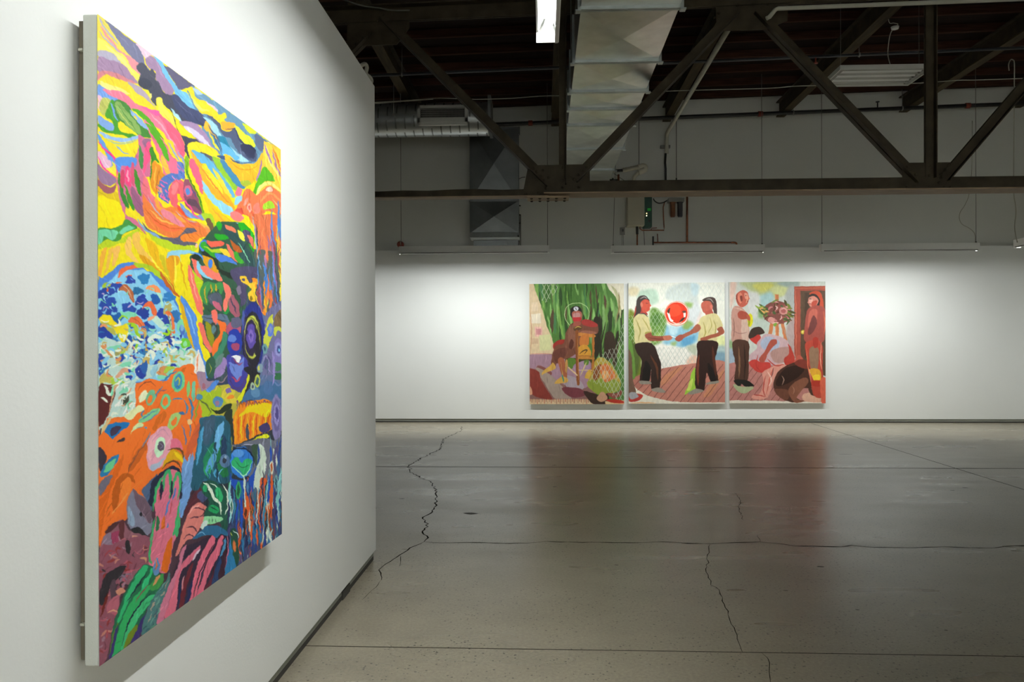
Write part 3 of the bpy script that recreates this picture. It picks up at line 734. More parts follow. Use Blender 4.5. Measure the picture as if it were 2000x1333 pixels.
A1 = '''
@ 0 0 1
Q 33405C 400,590 560,540 560,1100 380,1300 380,800
Q 5C7098 490,600 560,600 560,1100 500,1100
Q E8702A 180,760 400,700 400,900 330,960 180,1100
Q 4A3440 180,1080 300,960 420,900 480,1000 420,1200 180,1330
Q 2C3440 395,840 560,840 560,1010 400,1010
Q B8B040 380,760 470,750 470,820 400,820
@ 150 20 0.22503
P 6A6B8A 250,85 330,140 480,265 560,320 600,470 635,530 560,600 530,480 450,390 380,290 300,170
P D9C94B 190,30 250,85 380,290 470,405 540,480 400,380 300,250 230,150 200,100
P E9C83C 190,100 215,110 240,190 300,280 330,350 250,280 195,230
P D98890 215,130 250,180 300,250 400,370 540,455 545,580 450,450 330,320 240,200
T A9A0B8 16 205,60 240,140 310,230 360,300
T A9A0B8 16 200,190 260,260 340,330 380,370
P EBDA55 195,240 250,275 330,345 420,400 470,480 555,580 540,635 470,565 410,480 330,400 195,350
P F3E67A 250,305 330,350 420,430 510,560 450,500 350,400
P A9A3B8 195,350 300,365 395,470 280,450 195,410
P 9A7B9C 195,405 300,435 420,480 475,560 540,640 450,610 350,575 195,540
P C87A82 195,545 280,532 400,575 520,640 420,625 300,580 195,620
P A898A8 440,635 540,660 600,710 650,790 700,870 620,820 520,740
P E9CB20 205,600 260,563 330,590 420,620 490,680 540,735 600,770 700,865 640,855 540,805 430,740 330,705 250,690 200,640
P EFE07A 215,620 280,640 380,680 470,730 400,735 300,700 225,670
P 6C95D8 190,650 260,690 350,760 430,850 330,815 250,775 190,755
P E8758F 230,690 330,698 420,728 520,810 620,860 720,880 800,950 850,1050 900,1110 940,1230 920,1290 860,1240 800,1150 740,1050 650,990 570,900 500,870 400,830 350,765 280,735
P F0599A 560,835 640,860 720,880 780,940 740,930 660,900
P E85E7C 720,880 800,950 850,1040 900,1110 940,1230 900,1260 880,1180 820,1080 760,990
T F59AB0 16 640,900 740,1000 800,1100 880,1200
T D06080 10 700,900 780,980 850,1100 910,1220
P E2B4C8 190,745 235,770 230,860 195,870
P B5B85A 230,765 300,785 260,900 235,915 200,860
P 3F9020 300,780 330,800 350,850 400,930 360,1000 400,1060 520,1090 480,1130 420,1090 330,1080 230,1060 190,1010 200,985 280,1010 325,1045 310,960 255,930 270,860
P 7A9FD8 195,915 250,950 320,990 325,1045 280,1045 195,985
P 6C95D8 300,800 330,870 360,960 340,940 310,870
P 3C7C2C 325,800 380,780 450,830 520,920 640,1040 645,1110 560,1095 440,1010 370,950 335,880
P 7FA455 335,815 370,795 430,865 490,940 550,1020 560,1080 480,1040 400,960 355,890
T 4A8030 8 360,820 430,920 520,1040
T B5C060 8 350,850 420,950 500,1030
P EBD020 358,975 420,1012 440,1032 390,1032
P 86A8D8 470,865 540,930 600,985 650,1060 580,1020 500,940
P 4FA015 480,855 560,880 640,950 700,1040 760,1130 800,1270 790,1310 750,1240 710,1150 650,1060 600,975 540,915
T EBD020 14 500,920 530,960
P 97799B 608,420 650,402 700,445 760,550 830,650 850,720 800,745 740,690 695,620 690,540 640,510 610,470
P E2BACD 520,292 600,335 690,405 640,400 608,425 600,420 570,370
P 6AB0DC 670,398 740,445 790,520 830,600 900,690 960,715 1000,790 1070,850 1130,930 1010,860 950,825 870,745 850,700 815,640 760,560 720,480
P 54506C 760,475 880,550 1025,665 960,680 900,692 860,640 800,540
Q 5F87A3 1000,660 1200,790 1450,970 1560,1065 1790,1230 1790,1400 1200,1400 1050,900 960,700
P 9DB8D0 1010,680 1070,700 1100,735 1060,740 1040,720
P 3D3F50 530,475 560,455 600,480 630,530 660,512 692,560 690,610 720,640 760,720 830,740 880,740 930,800 990,850 1080,890 1130,960 1110,1010 1030,990 900,960 850,890 830,880 850,960 900,1080 960,1105 1060,1130 1110,1180 1000,1160 960,1190 985,1295 940,1230 910,1130 870,1030 860,960 830,895 790,850 740,790 700,770 695,835 650,780 630,700 600,685 570,650 540,632 545,590 562,560 530,520
P 394063 830,745 880,738 930,800 990,850 1080,890 1130,960 1100,1005 1030,990 920,930 850,830
E 2E3144 600,640 60,45 20
T 55587A 8 860,770 920,850 1020,920
P A6D2E8 825,855 870,900 925,972 880,950 840,900
P F0DC50 700,765 745,775 770,860 840,920 860,1020 920,1110 940,1180 890,1120 850,1040 790,960 725,900 710,830
T EBC83A 10 750,880 820,980 880,1080
P F2E070 632,735 652,728 652,770 640,765
P 9C7FA5 895,968 1020,980 1090,1040 1140,1100 1180,1180 1245,1245 1160,1215 1060,1140 960,1040
P CFC4DE 935,1010 1020,1035 1110,1120 1180,1205 1060,1130 980,1060
P F0B030 1105,1010 1130,965 1190,1030 1230,1085 1215,1125 1160,1060 1130,1060
T EBD030 18 1150,1050 1200,1160 1245,1225
P 4A5470 1130,920 1200,910 1260,965 1290,1060 1360,1030 1400,1085 1440,1180 1510,1170 1560,1235 1560,1315 1480,1290 1400,1225 1340,1120 1290,1110 1230,1020 1170,960
P 9CCBE2 1100,925 1170,970 1230,1030 1280,1130 1380,1230 1500,1310 1400,1310 1290,1200 1215,1110 1170,1020
P F2C920 965,690 1010,675 1050,775 1130,800 1200,850 1240,915 1290,900 1310,940 1290,965 1375,1000 1340,1055 1280,1050 1220,960 1140,912 1070,885 1020,790
P F5E060 985,705 1030,790 1090,850 1160,880 1100,880 1040,840
P E8B8C0 1130,800 1200,840 1230,890 1190,860
P F0A030 1255,975 1375,990 1380,1020 1330,1050 1285,1045
P D7E634 1380,1005 1450,1060 1530,1130 1550,1190 1460,1192 1410,1110 1385,1060
P C8DE2C 1445,985 1500,1015 1565,1075 1500,1072
T 33385A 14 1300,1040 1370,1040 1420,1130 1480,1190 1540,1200
P 2A2F4C 1420,1180 1500,1170 1555,1220 1540,1290 1480,1270
P 1E7C9C 1228,1095 1290,1115 1340,1200 1410,1290 1340,1250 1250,1165
P 62ADDC 1245,1150 1330,1200 1410,1300 1290,1300 1240,1210
T 2F5A80 10 1170,1060 1220,1150 1270,1270
T 54607C 16 1140,1000 1220,1110 1270,1240
P 54607C 1550,1080 1650,1140 1640,1180 1600,1230 1560,1180
P E8D224 965,1170 1030,1143 1100,1165 1160,1180 1230,1235 1265,1290 1180,1290 1080,1235 1000,1215
P 4E4E5E 1080,1235 1180,1280 1250,1300 1200,1320 1100,1280
P 62ADDC 1000,1215 1080,1250 1150,1330 1050,1330 1000,1260
P F5C43A 1280,1250 1340,1270 1390,1330 1300,1330
P F0B83A 1640,1150 1700,1170 1790,1240 1790,1400 1540,1400 1620,1240
P F6E07A 1650,1160 1690,1180 1680,1333 1655,1333
T 9A70A0 14 1650,1180 1680,1260 1700,1333
T E87838 14 1700,1190 1740,1260 1760,1333
T 9A70A0 12 1720,1180 1750,1250 1775,1330
P 5D90D8 190,1075 240,1140 290,1210 350,1290 510,1300 520,1400 330,1400 250,1230 190,1130
P EED51E 210,1085 300,1125 420,1150 548,1105 545,1220 480,1290 380,1285 300,1240 250,1160
P 90B4E2 205,1060 330,1105 450,1115 550,1085 545,1115 420,1152 300,1128 220,1090
T A8BC90 14 260,1120 340,1160 440,1160 530,1130
T 7F9FC8 12 340,1180 400,1230 460,1255
'''
A2 = '''
@ 150 220 0.22503
P C8688C 545,190 600,230 645,230 650,300 640,450 660,560 600,560 570,650 590,760 590,900 520,860 460,790 420,880 500,925 560,985 605,1065 540,1005 440,945 395,880 380,780 345,610 370,540 400,460 440,440 500,400 540,300
P DDB0C8 190,335 290,420 300,475 240,485 190,420
T FA3C93 20 190,255 250,325 320,385 350,450 350,570
T FA3C93 18 190,390 230,470 290,530 350,570
P E8D840 310,425 345,480 335,535 255,492 310,475
P 8F6F90 188,450 240,505 300,545 345,575 340,620 280,640 220,615 188,560
P 985560 188,585 250,640 320,648 345,620 330,690 280,712 220,685 188,640
P D6B818 188,635 240,700 300,712 350,690 385,800 300,765 188,735
P F2DC00 185,735 280,748 365,780 400,850 422,920 390,980 300,1010 185,1018
P 3E8A3A 188,1015 300,1008 390,978 430,930 500,975 525,1010 480,1025 400,1065 380,1115 320,1130 260,1115 188,1175
P 70C89C 192,1030 350,1030 340,1090 300,1112 240,1080 200,1165
P 70C89C 370,1040 430,990 505,1000 440,1035 390,1065
P B8CC20 188,1160 260,1105 330,1125 400,1095 480,1035 560,1010 500,1080 400,1135 188,1195
P 4F8AD8 350,395 515,398 500,480 400,465 370,520 350,480
P 2F7A2A 358,560 372,530 410,690 452,800 450,845 410,790 378,690
P 3C8A24 418,620 460,715 502,820 490,855 450,785 430,700
P 3C8224 503,495 530,535 552,620 562,735 520,660 503,580
P 3F7F3F 545,285 580,380 582,470 560,485 543,400
P F23C7A 428,480 450,468 470,560 466,655 430,612 423,540
P F59AB0 436,520 450,510 456,590 444,600
P C83C60 382,530 410,500 420,600 400,665 380,620
P D05070 475,450 496,440 500,540 500,645 475,600
P 905878 470,650 510,680 560,765 592,830 586,905 530,865 490,790
P 8F6080 570,245 640,235 642,330 600,320
P F05080 592,320 640,255 652,350 600,500 578,545 590,430
P 35801E 640,560 648,420 636,330 660,300 700,395 722,440 670,425 665,520 650,612
P E06C8C 590,65 650,120 700,190 760,240 800,330 850,400 880,430 890,570 840,550 800,545 760,560 740,450 700,330 650,220
P D9881C 662,430 720,455 742,520 772,550 722,620 702,700 680,705 640,640 652,560
T F0B040 14 690,460 680,560 680,660
T B86A18 10 720,500 700,600 690,690
P 4FA015 600,90 680,150 750,250 802,380 800,425 765,385 715,280 650,180
P E9CC28 755,235 830,248 860,330 882,425 850,395 800,310
P F0B040 740,375 775,410 815,530 790,540 760,500 740,430
P E05A78 800,90 870,150 925,240 940,330 925,390 890,340 850,260 790,180
T 8E9ACC 16 800,260 860,370 900,420
T 8E9ACC 16 880,340 930,420 940,480
P 4C70B0 740,700 728,600 760,558 820,528 880,540 905,585 840,600 800,660 810,720 795,795 730,745 700,690
P 5E7CC0 878,430 920,435 942,520 935,590 890,560 878,490
P E05C68 808,660 850,590 900,588 932,620 930,700 942,765 880,780 880,835 830,805 803,730
P F07C80 830,640 870,600 890,640 850,720 830,700
P 8A4A60 930,600 980,588 1020,640 1045,720 1085,800 1105,895 1040,875 980,845 940,785 928,680
E D06080 970,688 38,50
E 4F86C8 965,690 20,32
T 3A4A88 8 990,640 1020,700 1040,740
P 5A4050 960,760 1030,760 1060,800 1090,870 1040,830 980,800
Q F5C800 872,712 900,715 915,762 880,770
P 7090C8 900,785 960,845 1030,895 1105,890 1115,935 1040,930 960,905 915,860
T FA4A90 14 900,775 940,770 990,830 1020,890 1090,940
P E0482A 880,805 920,850 960,905 1010,930 930,905 885,865
P E27838 590,555 610,660 680,760 760,830 840,820 880,840 960,920 1060,960 1130,990 1190,1020 1205,1070 1150,1085 1080,1085 1020,1135 900,1115 800,1095 700,1040 610,985 588,900 573,760
P DD6C78 580,555 620,595 645,700 705,760 765,850 700,835 620,765 573,690
P F0983A 690,700 720,800 800,860 900,905 950,960 860,935 760,880 685,800
P E08090 755,840 850,900 945,995 880,985 790,935 735,875
P EE6A3C 640,900 740,960 840,1000 930,1010 820,1040 700,990
T A8A0C0 10 620,720 680,840 760,930
T F2B050 14 640,850 740,940 860,980
T C85820 10 600,840 680,940 820,1010 920,1010
T A8B0D0 10 860,860 950,930 1040,960
T D96050 14 900,900 980,950 1080,1000
T F2B050 20 1060,960 1140,1010 1190,1030
P 5A5868 575,945 650,1030 760,1090 880,1085 960,1008 1045,1030 960,1062 900,1112 1000,1130 1045,1140 1020,1172 900,1155 780,1120 680,1085 600,1010
P E8802C 900,1085 960,1060 1060,1060 1080,1085 1000,1125 920,1115
T EBD030 14 520,890 600,970 640,1020
T 7AA0D0 20 530,930 600,1020 700,1080 765,1145
P B8CC20 610,1040 700,1090 800,1120 900,1155 1040,1165 1030,1205 900,1205 780,1190 690,1130
E F0B89C 1040,1160 14,20
P 7DB010 938,400 960,378 982,440 972,540 1022,640 1082,760 1112,870 1122,910 1100,895 1078,820 1038,700 980,600 948,520
T 2F6018 8 960,430 965,540 1020,650 1075,770 1105,880
P EE6080 978,420 1020,408 1060,470 1092,570 1105,700 1080,690 1040,600 1000,520
P F0A82A 985,325 1050,395 1100,465 1180,540 1250,640 1320,740 1372,830 1350,875 1280,795 1200,725 1130,655 1090,560 1050,470
P F5D430 1090,455 1160,495 1220,600 1275,705 1240,695 1170,625 1120,545
T E88030 10 1060,460 1140,560 1230,680 1320,790
P 8CC8E0 1088,600 1130,640 1200,735 1290,795 1362,850 1340,892 1280,885 1220,825 1160,765 1108,680
P EBC020 1100,680 1160,770 1220,845 1290,905 1345,945 1385,1000 1300,990 1210,955 1190,920 1150,850 1118,775
T E8A030 16 1180,830 1260,930 1340,980
P A8C828 1085,890 1130,875 1180,898 1202,960 1212,1040 1180,1055 1130,965
P 6A5038 1118,930 1160,928 1200,1020 1195,1060 1150,1005
P F08A50 1120,1000 1170,1030 1190,1060 1150,1080 1130,1040
P 5FA8D0 1000,325 1100,365 1180,435 1240,515 1320,595 1375,720 1340,745 1280,640 1200,560 1110,440
P F0CC40 1180,480 1250,560 1310,660 1350,740 1300,700 1230,590
P 8FBC30 1180,398 1240,405 1300,495 1360,585 1405,660 1380,685 1320,620 1250,520
T F06090 10 1250,430 1320,500 1370,590 1400,650
P 3F7FA8 1250,425 1330,465 1400,555 1475,620 1450,665 1400,645 1340,585
P 2E4A78 1220,380 1300,380 1420,440 1500,440 1560,410 1480,440 1350,440
P EBB028 1290,365 1330,395 1400,445 1500,450 1570,425 1610,350 1622,420 1590,540 1540,600 1460,645 1400,575 1350,505 1300,435
T D89018 10 1320,420 1420,490 1520,500 1580,450
P A8B838 1420,600 1480,590 1520,620 1460,640
Q F2C040 1632,250 1790,340 1790,720 1640,770 1560,740 1600,560 1620,400
T F6E27A 26 1650,290 1680,420 1760,560
T E87838 16 1700,300 1740,400 1780,520
T 9A70A0 18 1640,280 1660,360 1700,450
T 9A70A0 20 1610,420 1590,520 1560,600
T 9A70A0 14 1700,330 1740,480 1790,580
T F0A040 20 1610,480 1600,600 1540,700
P 52A81C 1610,505 1650,480 1725,600 1640,600 1575,690 1530,728 1550,640
T F6E27A 30 1560,740 1600,650 1680,620 1780,700
P EB7448 1378,845 1440,735 1480,660 1560,720 1600,690 1680,645 1790,740 1790,920 1700,865 1620,885 1580,1000 1650,1100 1705,1150 1640,1210 1580,1100 1530,980 1480,900 1378,872
T F29458 22 1600,780 1680,700 1780,790
T D85838 14 1480,700 1470,800 1540,900 1600,1050
T F4A070 14 1700,760 1750,820 1780,900
P F0C8B0 1640,680 1690,650 1700,690
P D84C3C 1380,850 1430,830 1450,880 1410,900
P E87A78 1333,880 1380,858 1430,890 1452,932 1400,952 1350,922
E EE8070 1565,845 30,58
E F8A090 1500,835 18,40
E D85048 1500,835 7,20
E F08878 1470,780 16,40 30
P F07090 1400,650 1440,680 1420,730 1380,720
P 8CC8E0 1380,740 1440,730 1420,790 1370,800
P 9CCC30 1628,800 1680,772 1722,830 1660,842 1620,852
P F0D820 1598,970 1642,950 1642,1000 1620,1030 1600,1012
E 9A70A0 1648,935 14,22
P EBD030 1700,890 1750,935 1790,960 1790,1400 1740,1333 1715,1150 1690,1020
'''
A2 += scatter(11, [(705,600),(760,545),(880,535),(905,580),(810,640),(800,790),(700,700)], 34, ['E8609A','F080B0','3C5AA8'], 46, 9, 60, 40, .2)
A2 += scatter(12, [(880,430),(930,440),(945,590),(890,560)], 12, ['E070A0','3C5AA8'], 50, 8, 55, 25, .2)
A3 = '''
@ 150 420 0.22503
P E8B850 490,165 545,155 560,270 620,345 665,400 652,455 560,365 508,290 478,220
P E9A93A 218,320 262,290 235,420 205,560 190,570 200,420
P E6B24A 278,318 312,288 292,420 252,505 238,515 268,400
P EDB65A 312,300 382,278 335,430 308,442 320,370
P F0C060 420,250 470,190 480,330 540,420 480,400 430,330
P D99A10 540,350 600,365 680,440 765,560 842,625 780,610 680,515 600,445
P E5B210 600,200 700,280 720,400 782,500 740,485 660,385 620,290
P C8B820 720,380 750,350 800,500 860,640 800,560
P E09C18 785,350 870,338 892,400 852,480 835,630 800,510 775,420
T F4E040 16 850,360 860,480 850,620
T D8A010 14 900,400 920,520 960,660
T F4E040 14 620,330 680,420 740,500
P 8CC6DC 778,385 798,330 858,308 980,312 1035,330 960,347 900,352 902,405 880,362 820,352
P 4A80D0 185,605 220,550 300,490 370,435 440,412 520,428 600,480 680,508 742,570 802,640 852,720 882,800 902,900 960,980 1012,1150 1010,1400 185,1400
P 84C4E4 190,700 240,620 300,560 380,490 500,485 620,490 705,600 765,650 840,740 882,850 900,1000 962,1150 950,1400 185,1400
P E8683A 358,535 380,478 450,442 560,450 500,472 420,492 370,545
P A8C428 490,428 600,428 700,488 775,575 700,542 620,472 540,462
P B85A20 718,498 790,558 832,620 892,725 820,665 760,592
T C8C030 10 740,510 800,590 840,660
P E0602C 248,640 290,640 300,665 262,672
P A8C428 220,620 260,590 300,610 250,650
P E0602C 422,535 485,528 470,552 440,550
P E0683C 295,605 340,582 395,588 330,610
'''
NAV = ['1F3C94','22409A','2448A0','24409C','203A92']
_rp = random.Random(4)
for (x, y, rx, ry, c) in [(228,690,45,50,0),(330,640,62,42,1),(462,572,36,34,3),(262,765,70,42,2),(345,905,60,45,'1E5AA0'),(562,750,46,50,3),(450,808,62,38,2),(580,855,52,45,4),
        (690,735,46,45,'2058A4'),(795,720,50,42,'2C78B8'),(585,558,46,48,'2878B4'),(525,660,42,34,'236A9C'),(240,850,70,50,1),(240,1010,62,80,0),(310,1105,52,28,'2C72A8'),
        (450,1100,50,40,'1E4C9C'),(460,1165,50,42,2),(580,1090,46,40,4),(732,860,40,40,3),(780,930,42,45,'28409A'),(860,880,36,52,'2C6CA8'),(715,1265,42,50,'1F2C88'),
        (575,1200,40,52,'2C72AC'),(850,1270,36,50,'263C90'),(220,1230,40,62,3),(800,1050,42,40,'2A3C90'),(392,1220,36,30,'3080B8'),(600,960,34,30,0),(650,990,40,26,'2448A0'),(330,820,20,40,1)]:
    A3 += 'E %s %d,%d %d,%d %d %d\n' % (NAV[c] if isinstance(c, int) else c, x, y, rx*1.08, ry, _rp.uniform(-30, 30), x)
A3 += '''
P B06038 366,655 400,608 440,618 490,680 502,765 470,742 440,680 390,662
T D0A080 10 400,620 450,660 485,740
P E0663A 568,830 600,770 650,755 692,830 692,880 660,872 640,812 600,800
P DE6C3E 448,930 480,880 540,888 592,960 592,1035 550,1042 528,960
T C05828 8 480,900 540,930 575,1010
P F09058 598,640 660,612 712,640 722,685 650,655
P 7FD4B0 375,835 420,845 500,848 525,880 450,895 400,885
P A8DCC8 690,680 730,692 752,780 738,810 725,740
P BFE0D0 640,900 700,885 760,950 790,990 730,1000 680,945
P DCEBDC 612,1085 680,1035 745,1070 700,1080 640,1115
P B0A860 765,790 800,758 832,790 820,840 755,870
P E07038 768,862 800,840 842,900 852,1000 832,1065 810,1042 828,950 800,885
T B8C850 10 790,880 815,960 812,1030
P F0A078 610,910 650,880 680,880 640,920
P EED81C 198,890 240,868 290,878 322,920 382,965 442,950 440,1060 400,1135 380,1100 340,1030 280,950 205,925
P B0B050 200,930 280,945 340,1040 310,1040 250,980
P 9CCC20 440,948 480,938 522,968 552,1062 520,1052 490,992
E 78CCA0 915,975 44,66
E 4A6FC0 915,1005 24,42
E 80B0D8 915,985 14,30
E 6CC430 938,1120 42,50 -20
E 8CD8A0 938,1120 18,26
P 78D0A0 862,1165 930,1230 985,1228 930,1285 870,1245
P 8CC820 490,1230 520,1100 530,1120 515,1230 500,1260
P A8C840 660,1160 720,1130 780,1180 780,1240 750,1200 700,1170 680,1230
P E4EBDA 640,1200 690,1150 740,1150 800,1220 780,1210 730,1170 690,1190 660,1270
P E4EBDA 195,1200 205,1140 235,1130 240,1155 215,1200 200,1230
P F09868 700,1120 760,1110 790,1150 740,1150
P E4EBDA 780,1100 830,1070 860,1110 830,1140 800,1130
P C8A048 595,1120 620,1180 630,1300 600,1260
'''
A3 += scatter(21, [(200,900),(420,900),(880,1000),(960,1200),(960,1330),(200,1330)], 90, ['84C4E4','84C4E4','E4EBDA','7FD4B0','E4EBDA','A8C840','2C72AC','24409C','9CCC20','DE9060','C8B060','88D0C8'], 70, 20, 10, 70, 1.2)
A3 += scatter(22, [(300,560),(600,520),(860,800),(900,980),(500,900),(200,880),(200,700)], 26, ['84C4E4','A8DCE8','5FA0D8','C0A8D0','7FD4B0'], 50, 13, -10, 70, 1.2)
A3 += '''
P 2F5540 985,365 1060,330 1065,270 1110,205 1220,90 1310,60 1480,100 1540,300 1560,500 1440,900 1430,1150 1300,1330 1180,1300 1110,1000 1090,760 1060,640 1000,500
Q D87048 1540,0 1790,0 1790,340 1560,360
Q 55605C 1540,300 1790,330 1790,860 1640,860 1560,560
T 5088D8 26 1700,330 1720,560 1750,780
T E8CC30 30 1740,100 1760,400 1780,640
T 9A70A0 14 1690,60 1700,300 1730,520
T 2C4C50 20 1560,60 1570,300 1580,560
T 8CB8C8 10 1530,20 1560,260 1600,480
T EB7448 26 1600,60 1640,260 1660,420
T EB7448 20 1690,160 1650,300 1640,460
T 5088D8 18 1660,560 1700,700 1740,860
T D8D040 12 1640,600 1660,700 1650,820
T 404050 12 1720,420 1740,600 1760,780
P 5088D8 900,708 950,738 990,810 1042,900 1052,980 1062,1100 1105,1250 1160,1400 1060,1400 1012,1150 960,980 918,830
P D8A818 885,735 930,800 955,900 975,990 1012,1130 1022,1190 980,1110 935,960
T 86B8E8 16 950,800 990,920 1030,1060
P EEDA10 1040,925 1080,1000 1102,1130 1165,1240 1140,1290 1095,1245 1058,1080
P B4C81C 1005,480 1040,520 1092,580 1070,700 1105,830 1050,725 1018,600
P EC7060 970,430 1010,500 1042,640 1085,760 1095,872 1048,832 1008,700 970,560
T F5A090 10 985,470 1010,600 1050,760
P EC7060 995,388 1042,400 1062,500 1095,565 1040,525 1008,440
P 88C8E4 1038,408 1090,448 1185,562 1110,545 1058,500
P EC7868 1078,445 1180,468 1240,515 1265,580 1180,562 1120,522
P D89A18 1098,340 1170,368 1212,430 1225,505 1160,475 1108,430
E 3E7CD8 1160,430 19,42
P 222E26 1088,318 1150,328 1222,375 1232,455 1290,495 1375,520 1362,565 1270,525 1218,472 1178,382 1100,352
E 1E2E22 1042,368 40,32
T 5088D8 16 990,340 1040,335 1090,370 1100,400
P 4878D0 1065,270 1100,215 1130,240 1105,300 1090,320
P 2F9C28 1080,255 1115,238 1150,305 1205,325 1265,385 1200,375 1100,305
P A8C428 1100,275 1180,300 1300,300 1260,330 1180,325
P E8604C 1128,225 1180,238 1250,228 1285,260 1190,285 1140,262
P 4878D0 1205,335 1290,355 1350,388 1398,440 1330,415 1250,412 1210,372
P EEC838 1240,300 1300,310 1340,370 1280,350
P E8705C 1298,262 1345,295 1390,370 1398,420 1330,355
P 1F9C20 1200,165 1300,178 1325,210 1230,222
P 20A020 1210,82 1235,60 1265,105 1235,140
P 3C9C2C 1360,330 1430,328 1475,368 1440,425 1390,405
P 2A4A4C 1255,95 1370,135 1450,245 1545,400 1535,490 1450,405 1350,255
P E07858 1290,88 1350,105 1385,155 1310,132
T 8CC0E0 14 1380,70 1440,95 1480,170 1540,205
P 20A020 1400,80 1470,90 1540,190 1540,330 1490,250
P 4A4464 1440,150 1500,150 1520,260 1470,230
P E07060 1480,180 1530,210 1545,300 1510,260
P E4E040 1398,135 1440,158 1462,235 1418,200
P B05820 1330,220 1390,270 1440,330 1380,320
T 88D0A0 8 1400,250 1450,320 1500,420
P 3C8A48 1098,598 1150,583 1200,598 1250,588 1275,640 1255,695 1222,642 1190,682 1162,642 1140,695 1132,785 1088,745 1068,660
T C8A020 12 1120,620 1110,700 1125,770
T C8A020 14 1165,610 1172,680
T C8A020 14 1205,605 1215,670
P 505868 1148,700 1240,680 1262,780 1200,792 1150,762
P C06078 1180,750 1230,770 1260,840 1220,830 1190,790
P F07868 1268,588 1332,640 1342,720 1312,800 1290,855 1268,802 1288,700
P 1F9040 1330,722 1352,792 1310,862 1268,855 1302,822
P A05868 1340,695 1392,750 1412,850 1402,905 1340,855 1318,802
T 404058 10 1330,720 1390,860
P 5C7088 1088,878 1200,868 1302,878 1315,965 1200,955 1108,922
T 303848 10 1100,890 1200,910 1300,930
P EC7060 1168,848 1212,828 1224,900 1200,975 1184,922
P EC7060 1060,935 1100,960 1132,1080 1172,1165 1150,1205 1108,1125 1068,1020
P 909018 1120,930 1180,980 1190,1100 1160,1150 1130,1030
P 343C34 1170,940 1210,960 1220,1040 1190,1060
E 5C8088 1190,1000 18,40
P F0702C 1218,918 1292,948 1292,1040 1242,1120 1222,1200 1190,1245 1168,1202 1180,1122 1232,1052 1240,985
P 3A8468 1268,1018 1304,1050 1292,1150 1242,1232 1160,1325 1138,1292 1220,1182 1260,1102
P 4A4464 1338,478 1560,458 1560,560 1480,620 1480,745 1418,805 1420,700 1380,600
P 7C7088 1380,640 1420,620 1430,680 1400,700
E B0506A 1360,1000 62,75
E 5C5C78 1385,940 50,50
E 1F3CA0 1368,1120 62,112
E 5080D0 1350,1080 30,40
E A04868 1378,1150 42,38
P E8E8F0 1338,1240 1420,1240 1400,1285 1360,1290
P EEC030 1418,540 1470,535 1502,600 1562,560 1562,630 1540,680 1552,755 1500,745 1490,680 1520,650 1460,602 1430,585
E 4A4464 1448,565 14,12
E 8A7020 1515,730 12,20
P F08C28 1520,560 1560,565 1562,680 1582,760 1602,850 1642,870 1652,720 1642,560 1612,620 1590,700 1562,650
T F6D030 14 1545,580 1550,700 1600,820
T B85030 10 1580,580 1600,700 1630,820
E 232E80 1530,1060 104,295
E 22222E 1522,1095 86,250
E 4858A0 1450,950 16,120
E B8C048 1520,1070 68,188
E 2A2440 1512,1075 54,160
E 24222E 1560,1110 24,120
E 5A48A0 1514,1060 40,108
E 8068B8 1513,1055 20,60
E 4A3C90 1512,1055 8,26
T 6A7030 10 1490,900 1540,920 1590,1040 1590,1180
T 383058 12 1470,860 1450,1000 1460,1200 1500,1310
'''
# long streaks down the right side of the canvas
A3 += '@ 0 0 1\n' + scatter(31, [(498,425),(552,425),(552,600),(505,600)], 34, ['E8743C','44586C','E8CC30','4A80C8','984858','3C6C70','9A6A98','F09458','E8CC30'], 60, 4.2, 88, 8, .15)
A3 += '''@ 150 420 0.22503
Q 6E6E98 1640,860 1700,800 1790,740 1790,1400 1600,1400 1640,1200 1630,1000
P 7C6440 1718,900 1790,810 1790,990 1718,965
P C8D048 1655,925 1700,868 1702,950 1704,1040 1672,1130 1640,1185 1618,1105 1640,1000
E 5878D0 1682,1005 26,62
E 8090C0 1682,1000 12,34
P C8D048 1710,990 1750,970 1790,1000 1790,1030 1745,1010 1720,1060
E 9888D0 1752,1160 30,76
E 405088 1752,1160 18,46
E 80C0E0 1752,1160 9,24
E 6C9CA0 1635,1170 22,44
E 2F5070 1635,1170 9,20
E 504880 1655,1290 30,60
'''
A4 = '''
@ 150 620 0.22503
P BCD8D0 190,235 400,240 560,340 640,420 800,330 1000,260 1045,420 820,455 650,525 510,560 510,765 440,865 300,865 260,885 190,975
P 7FD4B0 255,315 268,262 330,248 395,238 340,292 300,332
P 9A9858 285,345 370,268 405,290 320,352
P 26409C 190,320 250,372 262,440 205,505 190,505
P 88C8E4 190,382 285,345 252,400 200,425
P E4EBDA 195,290 215,240 240,238 230,290 200,320
E 3080B4 402,340 30,32
P E4EBDA 400,260 430,330 520,350 470,360 420,350
E 243C94 560,490 38,50
E 2C60A8 585,430 30,70
E C8B068 365,395 28,30
E E0C8A0 530,400 38,32
P 7FD4B0 425,390 490,398 504,460 480,482 440,442 365,432
P D8A080 335,512 400,448 462,458 484,520 440,502 390,502 350,530
P 96C8D8 640,500 650,440 700,420 690,480 670,530
P C89058 705,500 720,440 790,430 820,455 760,500
P 7FD4B0 700,520 760,500 830,460 800,520 720,545
P BFB25A 205,512 262,478 322,540 290,572 232,572 200,640 195,560
P 5A2424 190,605 262,588 332,588 335,660 302,765 262,862 190,950
T E4EBDA 28 235,595 262,625 275,670 320,655
P 7FD4B0 290,660 318,572 400,528 392,582 332,622 312,682
P 7FD4B0 360,662 420,608 458,640 402,665
P E4EBDA 210,700 240,705 270,740 245,735
P 3C4434 378,682 430,668 455,700 432,755 402,765
E 7A8868 400,700 12,18
P 7FD4B0 438,742 492,728 470,782 418,805
T D8A880 10 330,600 300,740 270,850
'''
